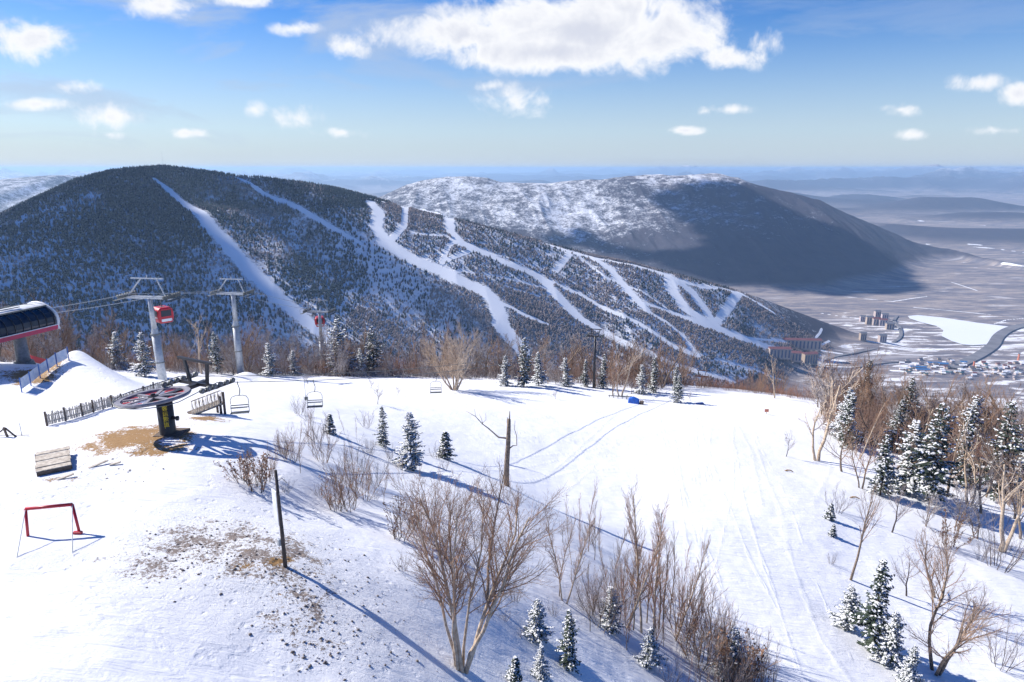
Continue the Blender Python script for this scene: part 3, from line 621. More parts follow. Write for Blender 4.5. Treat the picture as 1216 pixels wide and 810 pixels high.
for i in range(22):
    px = rg.uniform(700, 890); py = 712 + (px - 700) * .55 + rg.uniform(-20, 55); at_px(rg.choice(['sapling', 'sapling', 'sapling_pale', 'shrub_red', 'shrub']), px, py, rg.uniform(40, 90), 'slim reddish brown leafless sapling in the thicket on the bank below the piste', group='saplings in the bank thicket')
for i in range(26):      # odd twigs on open snow
    px, py = rg.choice([(rg.uniform(960, 1216), rg.uniform(600, 800)), (rg.uniform(560, 720), rg.uniform(640, 800)), (rg.uniform(440, 560), rg.uniform(520, 700))])
    if 965 > px > 730: continue
    at_px(rg.choice(['shrub', 'shrub', 'small_bare']), px, py, rg.uniform(14, 34), 'sparse grey twigs poking through the open snow', group='twigs in open snow')
# --- right forest
for px, py, hp, k in [(1000,560,70,'bare_brown'),(1022,580,85,'bare_rust'),(1060,575,80,'bare_brown'),(1090,560,100,'bare_rust'),(1125,590,95,'bare_brown'),(1150,600,110,'pale_fork'),(1165,610,80,'bare_brown'),(1205,615,110,'bare_rust'),(1212,640,90,'bare_brown'),(1135,630,60,'bare_frost'),(1020,545,90,'birch'),(1160,640,50,'bare_frost'),(1100,625,46,'bare_frost')]: at_px(k, px, py, hp, 'tan leafless tree at the near fringe of the forest among the dark firs', group='bare trees fringing the forest firs')
FOR = [('fir_big',1105,598,118,'large dark fir heavy with snow, nearest of the forest firs to the piste'),('fir_snowy',1077,585,86,'pale snow covered fir leaning against the largest fir'),('fir_big',1182,588,112,'broad dark fir with white boughs near the forest end'),
('fir',1045,588,72,'medium fir half hidden by pale bare trees'),('fir',1140,575,85,'dark fir between the two broad firs'),('fir_big',1075,520,72,'tall fir tip rising at the back of the forest'),('fir_snowy',1216,590,90,'snowy fir cut by the forest end'),
('fir',1003,530,64,'dark fir behind the pale forked tree'),('fir_big',1062,535,60,'fir standing in the second forest row'),('fir_snowy',1150,540,70,'snow dusted fir in the middle of the forest')]
for k, px, py, hp, lb in FOR: at_px(k, px, py, hp, lb)
def scatter(n, fx, kinds, hr, label, group, seed, sp=0):
    rg = random.Random(seed)
    for i in range(n):
        x, y = fx(rg); z = float(near_z(np.array([x]), np.array([y]))[0]); k = rg.choice(kinds)
        plant(k, (x, y, z), rg.uniform(*hr) * (HT[k] / 8.0 if HT[k] < 7 else 1), label, group=group, tilt=.05)
def fr(rg):
    while True:
        y = rg.uniform(68, 150); x = rg.uniform(36, 125)
        px, py, _ = pix((x, y, -36)); 
        if px > 960 + max(0, (y < 80) * 60) and px < 1260 and x > .42 * y + 8 + max(0, (82 - y)) * .8: return x, y
scatter(40, fr, ['bare_brown', 'bare_rust', 'bare_rust', 'bare_frost', 'bare_brown', 'pale_fork', 'birch'], (6, 9.5), 'leafless brown tree in the mixed forest on the far side of the piste', 'bare trees in the right hand forest', 3)
scatter(7, fr, ['fir', 'fir_snowy', 'fir_big'], (5.5, 9.5), 'snow dusted fir deep in the mixed forest beyond the piste', 'firs in the right hand forest', 4)
def fr2(rg):
    a = R_(rg.uniform(25, 41)); r = rg.uniform(108, 136); return r * math.sin(a), r * math.cos(a)
scatter(60, fr2, ['bare_rust', 'bare_rust', 'bare_brown', 'bare_brown', 'bare_frost', 'bare_rust'], (8, 11.5), 'leafless rust brown tree at the back of the forest where the slope drops', 'rust brown trees behind the forest', 6)
# --- treeline along the crest
def tl(a0, a1, ra, rb):
    def f(rg):
        a = R_(rg.uniform(a0, a1)); r = rg.uniform(ra, rb); return r * math.sin(a), r * math.cos(a)
    return f
scatter(80, tl(-38, -13, 117, 136), ['bare_brown', 'bare_rust', 'bare_rust', 'bare_frost', 'bare_frost', 'bare_brown'], (6.5, 10.5), 'brown leafless tree in the treeline behind the gondola towers', 'bare trees behind the gondola towers', 11)
scatter(48, tl(-15, 3, 119, 138), ['bare_rust', 'bare_rust', 'bare_brown', 'bare_frost', 'bare_frost', 'birch'], (7, 11), 'brown leafless tree in the treeline along the crest behind the broad cream tree', 'bare trees along the middle crest', 12)
scatter(36, tl(3, 15, 120, 138), ['bare_rust', 'bare_rust', 'bare_brown', 'bare_rust', 'bare_frost'], (7, 12), 'rust brown leafless tree in the treeline behind the black lift tower', 'bare trees behind the black lift tower', 13)
scatter(26, tl(15, 24, 130, 155), ['bare_rust', 'shrub_red', 'bare_brown', 'shrub_red'], (7, 10), 'low rusty tree below the crest at the end of the piste', 'low trees below the crest', 14)
scatter(44, tl(-37, 8, 113, 120), ['shrub', 'shrub_leafy', 'bare_frost', 'shrub'], (4, 6.5), 'frosted low shrub at the foot of the treeline', 'low shrubs at the foot of the treeline', 15)
TF = [(140,438,44,'fir_snowy','round snow covered fir left of the nearest gondola tower'),(172,447,52,'fir_snowy','snowy fir directly behind the nearest gondola tower'),(258,444,50,'fir_big','thick dark fir beside the middle gondola tower'),(405,445,66,'fir_snowy','tall snow frosted fir right of the farthest gondola tower'),(445,446,58,'fir_big','dark snowy fir left of the rusty trees'),
(622,459,58,'fir','tall narrow dark fir in the middle of the crest'),(640,458,40,'fir_snowy','snowy fir beside the tall narrow one'),(600,458,36,'fir_snowy','short snowy fir left of the tall narrow one'),(672,459,34,'fir_snowy','snowy fir left of the black lift tower'),(716,461,40,'fir','fir touching the black lift tower'),(762,467,34,'fir_snowy','rounded snowy fir right of the blue tarp'),(776,466,42,'fir','dark upright fir behind the rounded snowy one'),
(805,478,34,'fir','small fir standing forward of the crest near the piste'),(802,466,32,'fir','fir at the back near the second black lift tower'),(695,459,32,'fir','fir just left of the black lift tower mast'),(322,447,40,'fir_snowy','frosted fir between the middle and far gondola towers'),(350,446,30,'fir_snowy','small frosted fir near the far gondola tower'),(430,447,34,'fir_snowy','small snowy fir under the dark snowy one')]
for px, py, hp, k, lb in TF: at_px(k, px, py, hp, lb)
for i, (px, py, hp) in enumerate([(440,462,16),(448,480,26),(472,470,14),(366,456,16),(750,468,22),(660,474,12),(820,476,14)]): at_px('small_bare', px, py, hp, 'low crooked branch sticking out of the snow near the crest', group='crooked branches near the crest', cat='branch', name='fallen_branch')
# undergrowth too tangled to count
def brush(name, n, fx, hr, mt, label, seed):
    rg = np.random.default_rng(seed); rr = random.Random(seed); P = np.array([fx(rr) for _ in range(n)]); z = near_z(P[:, 0], P[:, 1]); m_ = 9; VV = np.zeros((n, m_, 4, 3)); HH = hr[0] + (hr[1] - hr[0]) * rg.random(n) ** 1.6
    for k in range(m_):
        h = rg.uniform(.45, 1, n) * HH; ln = rg.normal(0, .30, (n, 2)); b0 = rg.normal(0, .25, (n, 2)); zb = np.where(k > 3, rg.uniform(.2, .6, n) * h, -.2); hh = h * np.where(k > 3, .5, 1); w = .028 if k < 4 else .016
        bx = P[:, 0] + b0[:, 0]; by = P[:, 1] + b0[:, 1]
        for j in range(3): VV[:, k, j] = np.stack([bx + w * math.cos(2.1 * j), by + w * math.sin(2.1 * j), z + zb], -1)
        VV[:, k, 3] = np.stack([bx + ln[:, 0] * hh, by + ln[:, 1] * hh, z + zb + hh], -1)
    Fq = (np.arange(n * m_)[:, None, None] * 4 + np.array([(0, 1, 3), (1, 2, 3), (2, 0, 3)])[None]).reshape(-1, 3)
    o = npmesh(name, VV.reshape(-1, 3), Fq, mt, False, 'stuff'); tag(o, label, 'undergrowth')
brush('undergrowth', 3600, tl(-41, 13, 117, 137), (1.2, 5.6), 'brush', 'tangled brown undergrowth filling the treeline along the crest', 31)
brush('undergrowth', 1900, tl(-41, 5, 115, 128), (1.0, 3.0), 'twig_frost', 'frosted grey brush at the foot of the treeline', 32)
brush('undergrowth', 800, tl(12, 25, 124, 138), (.8, 4.2), 'brush', 'rusty brush showing over the crest at the end of the piste', 33)
brush('undergrowth', 2600, lambda rg: (lambda a, r: (r * math.sin(a), r * math.cos(a)))(R_(rg.uniform(26, 42)), rg.uniform(98, 138)), (1.8, 7), 'brush', 'rusty brown undergrowth at the back of the right hand forest', 34)
brush('undergrowth', 1300, fr, (1.2, 3.5), 'twig_brown', 'thin brown undergrowth between the forest firs', 35)
print('trees', NTREE, time.time() - T0)
# --- snag
q = G(601, 577); s = empty('dead_snag', q, 0, 'tall broken dead trunk with one long crooked side branch', 'dead tree')
T = MB(); T.path([(0, 0, -.4), (.02, 0, .5), (.06, 0, 2), (.16, .02, 3.4), (.2, 0, 4.6), (.22, 0, 5.3)], .24, .13, 9)
T.path([(.24, 0, 5.1), (.27, 0, 5.6), (.28, 0, 5.95)], .07, .02, 5); T.path([(.12, .03, 5.0), (.10, .05, 5.45)], .07, .015, 5); T.obj('trunk', 'bark_brown', s, True)
B = MB(); B.path([(.15, 0, 3.8), (-.55, .1, 3.85), (-1.3, 0, 4.6), (-1.75, -.1, 5.0), (-2.2, 0, 5.5), (-2.9, .1, 5.9)], .075, .015, 5); B.path([(-1.7, -.1, 4.95), (-1.78, 0, 5.3), (-1.95, .1, 5.7)], .04, .01, 4); B.path([(-2.2, 0, 5.5), (-2.3, 0, 6.1)], .02, .008, 4)
B.path([(-1.75, -.1, 5.0), (-1.45, -.05, 5.3), (-1.5, 0, 5.8)], .03, .01, 4); B.obj('branch', 'bark_cream', s, True)
B = MB(); B.path([(.25, 0, 3.0), (.5, .05, 3.2), (.8, 0, 3.25), (.78, .1, 4.0), (.62, .1, 4.5), (.66, 0, 5.2)], .05, .012, 5); B.obj('branch', 'bark_brown', s, True)
# ------------------------------------------------------------------ wooden pole with board
q = G(339, 673); s = empty('wooden_pole', q, R_(-48), 'dark weathered wooden pole holding a white board and a small box', 'pole')
T = MB(); T.path([(0, 0, -.4), (-.03, 0, 1.5), (-.07, 0, 2.6), (-.10, 0, 3.9)], .085, .055, 8); T.obj('post', 'bark_dark', s, True)
T = MB(); T.box((-.36, -.02, 2.35), (.42, .06, 1.35)); bevel(T.obj('board', 'white', s), .015)
T = MB(); T.box((-.11, -.11, 1.02), (.16, .1, .26)); bevel(T.obj('junction_box', 'galv', s), .015)
T = MB(); T.tube((-.55, 0, 1.66), (.1, 0, 1.60), .012); T.tube((-.42, 0, 3.0), (.1, 0, 3.0), .012); T.obj('bracket', 'galv_dk', s)
T = MB(); T.path([(-.3, .02, 3.25), (.0, .02, 3.5), (.35, .02, 3.75), (.75, .02, 3.7)], .012, .012, 4); T.obj('cable', 'black', s)
# ------------------------------------------------------------------ red frame
a = Vector(G(33, 637)); b_ = Vector(G(95, 634)); s = empty('red_frame', (a + b_) / 2, 0, 'red tubular gate frame standing in trampled snow with thin metal stays', 'gate frame')
c_ = (a + b_) / 2; h = 1.05; a0, b0 = a - c_, b_ - c_; ta = a0 + Vector((-.08, .25, h)); tb = b0 + Vector((-.28, .25, h + .1))
T = MB(); T.tube(a0 - Vector((0, 0, .1)), ta, .055, n=8); T.obj('leg', 'red', s, True); T = MB(); T.tube(b0 - Vector((0, 0, .1)), tb, .055, n=8); T.obj('leg', 'red', s, True)
T = MB(); T.tube(ta, tb, .07, n=8); T.obj('crossbar', 'red', s, True)
T = MB(); T.box(b0 + Vector((-.08, 0, .05)), (.34, .14, .12)); bevel(T.obj('foot_plate', 'red', s), .02)
for t_, px, py in ((ta, 20, 662), (tb, 86, 656)):
    e = Vector(G(px, py)) - c_; T = MB(); T.tube(t_, e, .018, n=5); T.obj('stay', 'galv', s)
# ------------------------------------------------------------------ wooden platform
c_ = Vector(G(63, 552)); s = empty('timber_platform', c_, R_(36), 'low weathered timber platform of grey planks sunk in the snow', 'platform'); s.scale = (1.0, 1.12, .8)
for i in range(6):
    T = MB(); T.box((RG.uniform(-.03, .03) + .02 * i, -1.15 + i * .42, .44 + (.05 if i % 2 else 0) - .01 * i), (1.46, .375, .06)); bevel(T.obj('plank', 'wood', s), .01)
T = MB(); T.box((0, -1.34, .2), (1.4, .05, .44)); T.obj('front_board', 'wood_dk', s); T = MB(); T.box((.72, -.1, .19), (.05, 2.3, .44)); T.obj('side_board', 'wood_dk', s); T = MB(); T.box((-.66, -.1, .19), (.05, 2.3, .44)); T.obj('side_board', 'wood_dk', s)
for px, py, L, rz, lb in ((117, 553, .9, .7, 'short grey plank lying tilted on the snow'), (78, 568, .7, .5, 'thin dark stick lying below the timber platform'), (137, 552, .5, .2, 'small flat board half buried beside the tilted plank')):
    q = G(px, py); T = MB(); T.box((0, 0, 0), (L, .14, .05)); o = T.obj('loose_plank', 'wood', None); o.location = (q[0], q[1], q[2] + .08); o.rotation_euler = (.1, -.2, rz); tag(o, lb, 'plank')
# trestle at the frame's edge
c_ = Vector(G(8, 519)); s = empty('cable_trestle', c_, 0, 'small dark wooden trestle with stay wires at the picture edge', 'trestle')
T = MB(); T.beam((-.9, 0, -.1), (0, 0, .55), .07, .07); T.obj('leg', 'wood_dk', s); T = MB(); T.beam((.65, 0, -.1), (0, 0, .55), .07, .07); T.obj('leg', 'wood_dk', s); T = MB(); T.beam((0, -.1, .62), (0, .1, -.2), .09, .09); T.obj('post', 'wood_dk', s)
T = MB(); T.tube((-1.6, 0, .1), (1.3, 0, .12), .02); T.obj('rail', 'wood_dk', s); T = MB(); T.tube((.8, .1, -.1), (.8, .1, .8), .02); T.obj('stake', 'galv', s)
# ------------------------------------------------------------------ picket fences
def picket(pts, h, name, label, dense=.12, mt='wood_dk', rails=(.3, .75)):
    P = [Vector(G(*p_)) for p_ in pts]; o0 = P[0]; s = empty(name, o0, 0, label, 'fence'); rg = random.Random(7)
    L = sum((P[i + 1] - P[i]).length for i in range(len(P) - 1)); npst = max(2, int(L / 1.7))
    def at(d):
        for i in range(len(P) - 1):
            l = (P[i + 1] - P[i]).length
            if d <= l or i == len(P) - 2:
                q = P[i].lerp(P[i + 1], d / l); q.z = float(near_z(np.array([q.x]), np.array([q.y]))[0]); return q - o0
            d -= l
    for k in range(npst + 1):
        q = at(L * k / npst); T = MB(); T.beam(q - Vector((0, 0, .3)), q + Vector((RG.uniform(-.03, .03), 0, h * 1.1)), .09, .09); T.obj('post', mt, s)
    for k in range(npst):
        T = MB(); a = at(L * k / npst); b_ = at(L * (k + 1) / npst); n = int((b_ - a).length / dense)
        for f in rails: T.beam(a + Vector((0, 0, h * f)), b_ + Vector((0, 0, h * f)), .04, .07)
        for j in range(n):
            q = a.lerp(b_, (j + .5) / n) + Vector((0, -.04, 0)); T.beam(q + Vector((rg.uniform(-.03, .03), 0, .05)), q + Vector((rg.uniform(-.05, .05), 0, h * rg.uniform(.85, 1.08))), .07, .02)
        T.obj('panel', 'wood', s)
picket([(56, 506), (100, 494), (140, 482), (170, 472), (205, 463)], .85, 'picket_fence', 'long weathered picket fence running up the snow towards the bullwheel')
# ramp with lattice panels beside the lift
c_ = Vector(G(245, 491)); s = empty('timber_ramp', c_, R_(38), 'raised timber loading ramp with grey lattice rail panels beside the chairlift drive', 'ramp')
T = MB(); T.beam((-1.1, 0, .18), (1.1, 0, .62), 1.0, .09); T.obj('deck', 'wood_dk', s)
for x0 in (-1.0, .0):
    T = MB(); x1 = x0 + .92
    za = .25 + (x0 + 1.1) * .2; zb = .25 + (x1 + 1.1) * .2
    for f in (0, .7): T.beam((x0, -.52, za + f * 1.35), (x1, -.52, zb + f * 1.35), .06, .07)
    for j in range(9): t = j / 8; T.beam((x0 + .92 * t, -.52, za + (zb - za) * t), (x0 + .92 * t + .06 * (-1) ** j, -.52, za + .95 + (zb - za) * t), .06, .03)
    for j in range(7):
        t = (j + .3) / 8; T.beam((x0 + .92 * t, -.53, za + .05), (x0 + .92 * min(1, t + .25), -.53, za + .95), .07, .02)
    T.obj('lattice_panel', 'wood', s)
for x, y, zt in ((.85, -.45, 1.2), (.85, .45, .55), (-.9, -.45, .2), (-.9, .45, .2), (1.08, -.52, 1.45)): T = MB(); T.beam((x, y, -.4), (x, y, zt), .14, .14); T.obj('post', 'wood_dk', s)
# ------------------------------------------------------------------ chairlift drive: bullwheel, column, sheaves
base = Vector(G(200, 516)); s = empty('chairlift_return_station', base, 0, 'black chairlift column with a large red spoked bullwheel and rows of rollers', 'chairlift station')
cab = Vector((.404, .915, 0)).normalized(); sidev = Vector((cab.y, -cab.x, 0)); zt = 2.15
T = MB(); n = 24
for zz in (0,): pass
ring = [(math.cos(2 * PI * k / n) * .40, math.sin(2 * PI * k / n) * .48) for k in range(n)]
i0 = len(T.v); T.v += [(x, y, -.3) for x, y in ring] + [(x, y, zt) for x, y in ring]; T.f += [(k, (k + 1) % n, n + (k + 1) % n, n + k) for k in range(n)] + [tuple(range(n, 2 * n))]
T.obj('column', 'black', s, True).data.polygons.foreach_set('use_smooth', [True] * n + [False])
T = MB(); T.box((.15, .1, .03), (1.5, 1.3, .16)); bevel(T.obj('base_plate', 'wood_dk', s), .02)
T = MB(); T.tube((.38, -.1, 1.05), (.68, -.1, 1.0), .09, n=10); T.tube((.62, -.1, 1.0), (.72, -.1, 1.0), .14, n=10); T.obj('tension_bracket', 'black', s, True)
def wheel(parent, c, R, tiltx, tilty):
    w = bpy.data.objects.new('bullwheel', None)
    T = MB(); N = 64
    prof = [(R, -.09), (R + .05, 0), (R, .09), (R - .28, .07), (R - .30, -.07)]
    for k in range(N):
        t = 2 * PI * k / N
        for r_, z_ in prof: T.v.append((r_ * math.cos(t), r_ * math.sin(t), z_))
    m_ = len(prof)
    for k in range(N):
        for j in range(m_): T.f.append((k * m_ + j, ((k + 1) % N) * m_ + j, ((k + 1) % N) * m_ + (j + 1) % m_, k * m_ + (j + 1) % m_))
    o = T.obj('bullwheel_rim', 'rimgrey', parent, False); o.location = c; o.rotation_euler = (tiltx, tilty, .2)
    for k in range(8):
        t = 2 * PI * k / 8; d = Vector((math.cos(t), math.sin(t), 0)); T = MB(); T.beam(d * .2, d * (R - .28), .20, .07); T.obj('spoke', 'rimgrey', o)
        t2 = t + PI / 8; T = MB(); d2 = lambda a_, r_: (math.cos(t2 + a_) * r_, math.sin(t2 + a_) * r_, -.05)
        T.poly([d2(-.17, R - .30), d2(-.08, R - .30), d2(.08, R - .30), d2(.17, R - .30), d2(.12, R * .52), d2(-.12, R * .52)][::-1]); T.poly([d2(-.26, R * .80), d2(0, R * .80), d2(.26, R * .80), d2(.2, R * .62), d2(-.2, R * .62)][::-1])
        T.obj('red_plate', 'dkred', o)
    T = MB(); T.tube((0, 0, -.2), (0, 0, .1), .3, .26, 16); T.tube((0, 0, .1), (0, 0, .2), .12, .12, 12); T.obj('hub', 'black', o)
    T = MB(); T.tube((0, 0, -.36), (0, 0, -.19), .14, .2, 12); T.obj('bearing', 'black', o)
    return o
wc = Vector((-.45, -.2, zt + .12)); wheel(s, wc, 1.88, R_(-4), R_(-5))
T = MB(); T.beam((-.7, -.35, zt - .05), (0, .1, zt - .05), .3, .2); T.beam((0, 0, zt + .05), Vector((0, 0, zt + .12)) + cab * 2.9, .3, .22); T.obj('arm', 'black', s)
arm = Vector((0, 0, zt + .15)) + cab * 2.3
T = MB(); T.beam(arm - sidev * 1.35, arm + sidev * 1.6, .2, .18); T.obj('cross_arm', 'black', s)
for sg, off in ((-1, -1.35), (1, 1.6)):
    T = MB(); c0 = arm + sidev * off; T.beam(c0 - cab * 1.15 + Vector((0, 0, .02)), c0 + cab * 1.15 + Vector((0, 0, .0)), .08, .13); T.obj('sheave_beam', 'black', s)
    for k in range(6):
        c1 = c0 + cab * (-1.1 + .44 * k) + Vector((0, 0, .1)); T = MB(); T.tube(c1 - sidev * .06, c1 + sidev * .06, .16, n=14); o = T.obj('roller', 'galv_dk', s, False)
        T = MB(); T.tube(c1 - sidev * .08, c1 + sidev * .08, .06, n=8); T.obj('roller_hub', 'rimgrey', o)
tb = arm + Vector((0, 0, .1)); pa = tb - sidev * .95 + Vector((0, 0, 1.35)); pb = tb + sidev * .95 + Vector((0, 0, 1.25))
T = MB(); T.beam(pa - sidev * .35, pb + sidev * .35, .14, .14); T.obj('lifting_beam', 'black', s)
for q0, q1 in ((tb - sidev * .55, pa + sidev * .1), (tb + sidev * .8, pb)): T = MB(); T.beam(q0, q1, .13, .17); T.obj('gantry_leg', 'black', s)
def text_mesh(body, size, parent, loc, rz, nm='lettering', rx=PI / 2):
    cu = bpy.data.curves.new(nm, 'FONT'); cu.body = body; cu.size = size; cu.align_x = 'CENTER'; cu.space_line = 1.05; cu.extrude = .004
    o = bpy.data.objects.new(nm, cu); COL.objects.link(o); bpy.context.view_layer.update()
    me = bpy.data.meshes.new_from_object(o.evaluated_get(bpy.context.evaluated_depsgraph_get())); bpy.data.objects.remove(o); me.materials.clear(); me.materials.append(MT['yellow'])
    o = child(nm, me, parent); o.location = loc; o.rotation_euler = (rx, 0, rz); return o
rzt = math.atan2(base.x, base.y) * -1
for dx, txt in ((.15, '客\n运\n索\n道'), (-.11, '高\n山\n滑\n雪\n场')):
    dirc = Vector((.10, -.50, 0)) if dx > 0 else Vector((-.08, -.492, 0)); text_mesh(txt, .30 if dx > 0 else .25, s, (dirc.x + .13, dirc.y + .03, 1.60), .12 if dx > 0 else .0)
SB = base
cabL = SB + arm + sidev * (-1.35) + Vector((0, 0, .28)); cabR = SB + arm + sidev * 1.6 + Vector((0, 0, .28))
# ------------------------------------------------------------------ chairlift towers and rope
def ltower(px, pyb, y, ztop, mt, label, w=2.6, r=.22, base_p=None):
    p_ = base_p or G(px, pyb); s = empty('chairlift_tower', p_, math.atan2(-cab.x, cab.y) * .8, label, 'lift tower'); h = ztop - p_[2]
    T = MB(); T.tube((0, 0, -.5), (0, 0, h), r, r * .75, 12); T.obj('mast', mt, s, True)
    T = MB(); T.beam((-w / 2, 0, h), (w / 2, 0, h), .22, .24); T.obj('cross_arm', mt, s)
    T = MB(); T.beam((-w * .42, 0, h + 1.25), (w * .42, 0, h + 1.25), .12, .14); T.beam((-w * .2, 0, h), (-w * .3, 0, h + 1.2), .12, .12); T.beam((w * .2, 0, h), (w * .3, 0, h + 1.2), .12, .12); T.obj('lifting_frame', mt, s)
    for sg in (-1, 1):
        T = MB(); x = sg * w / 2; T.beam((x, -1.0, h + .05), (x, 1.0, h - .05), .1, .14); T.obj('sheave_beam', 'galv_dk', s)
        for k in range(4): T = MB(); T.tube((x - .06, -.9 + .6 * k, h + .2), (x + .06, -.9 + .6 * k, h + .2), .17, n=10); T.obj('sheave', 'galv_dk', s)
    return p_, h
pt, ht = ltower(705, 461, 0, P_y(706, 416, 103)[2], 'black', 'tall black chairlift tower on the crest with a trapezoid head frame')
p2 = Vector((P_y(833, 455, 133)[0], 133, 0)); p2.z = float(near_z(np.array([p2.x]), np.array([p2.y]))[0])
ltower(0, 0, 0, P_y(833, 447, 133)[2], 'rust', 'shorter rust brown chairlift tower past the crest near the end of the treeline', 2.6, .2, (p2.x, p2.y, p2.z))
towT = Vector((pt[0], pt[1], pt[2] + ht + .35))
def ropeP(a, b_, t, sag): q = a.lerp(b_, t); q.z -= 4 * sag * t * (1 - t); return q
def rope(name, a, b_, sag, label, r=.02, mt='galv_dk', n=24, cat='cable', group=None):
    T = MB(); T.path([ropeP(a, b_, k / n, sag) for k in range(n + 1)], r, r, 4); return tag(T.obj(name, mt), label, cat, group)
rw = Vector((1.3, -.55, 0)).normalized() * 1.3
RA = (cabR, towT + rw, 1.9); RB = (cabL, towT - rw, 1.9)
rope('haul_rope', *RA[:2], 1.9, 'thin haul rope carrying the three empty chairs from the bullwheel to the black tower', .026)
rope('haul_rope', *RB[:2], 1.9, 'thin haul rope returning from the black tower with no chairs on it', .026)
wr = SB + wc; T = MB(); T.path([cabR, wr + sidev * 1.95] + [wr + sidev * 1.95 * math.cos(t_ * PI / 10) - cab * 1.95 * math.sin(t_ * PI / 10) for t_ in range(1, 10)] + [wr - sidev * 1.95, cabL], .026, .026, 5)
tag(T.obj('haul_rope', 'galv_dk'), 'bend of haul rope wrapped round the rim of the bullwheel', 'cable')
rope('haul_rope', towT + rw, Vector((p2.x + 1.2, p2.y, P_y(833, 447, 133)[2] + .3)), .4, 'haul rope between the black tower and the rusty tower beyond', .018)
rope('haul_rope', towT - rw, Vector((p2.x - 1.2, p2.y, P_y(833, 447, 133)[2] + .3)), .4, 'second haul rope between the black tower and the rusty tower', .018)
def chair(t, R, rz, label, sw):
    q = ropeP(R[0], R[1], t, R[2]); s = empty('lift_chair', q, rz, label, 'chair', 'empty double chairs on the lift rope', s=.9)
    T = MB(); T.path([(0, 0, .05), (.0, 0, -.1), (.10, 0, -.5), (.06, .05, -.8), (0, .1, -.95)], .03, .03, 6); T.obj('hanger', 'galv_dk', s, True)
    w, h0, h1 = .56, -.95, -2.05; T = MB()
    T.path([(-w, 0, h1), (-w, .02, h0 - .25), (-w * .8, .06, h0 - .06), (-w * .4, .1, h0), (w * .4, .1, h0), (w * .8, .06, h0 - .06), (w, .02, h0 - .25), (w, 0, h1)], .021, .021, 6)
    T.tube((-w, 0, h1), (-w, -.42, h1 + .02), .024); T.tube((w, 0, h1), (w, -.42, h1 + .02), .024); T.obj('frame', 'galv_dk', s, True)
    T = MB()
    for k in range(4): T.box((0, -.06 - .11 * k, h1 + .03), (2 * w - .04, .085, .035))
    T.obj('seat', sw, s); T = MB()
    for k in range(2): T.box((0, .02 + .02 * k, h1 + .30 + .15 * k), (2 * w - .04, .03, .06))
    T.obj('backrest', 'galv_dk', s); T = MB(); T.path([(-w, -.02, h0 - .55), (-w * .95, -.5, h1 + .42), (w * .95, -.5, h1 + .42), (w, -.02, h0 - .55)], .016, .016, 5); T.obj('safety_bar', 'galv', s)
chair(.018, RA, .25, 'empty metal double chair hanging nearest the bullwheel', 'galv_dk')
chair(.100, RA, .15, 'empty double chair with a dark seat above the grey twigs', 'black')
chair(.305, RA, .1, 'small distant empty double chair in front of the broad cream tree', 'galv_dk')
q = ropeP(*RB[:2], .13, 1.9); s = empty('rope_weight', q, 0, 'thin vertical rod with a small block hanging from the rope beside the chairs', 'hanging weight')
T = MB(); T.tube((0, 0, 0), (0, 0, -1.75), .02); T.tube((-.25, 0, -.02), (.25, 0, -.02), .02); T.obj('rod', 'galv', s); T = MB(); T.box((.05, 0, -1.85), (.22, .12, .26)); T.obj('block', 'galv_dk', s)
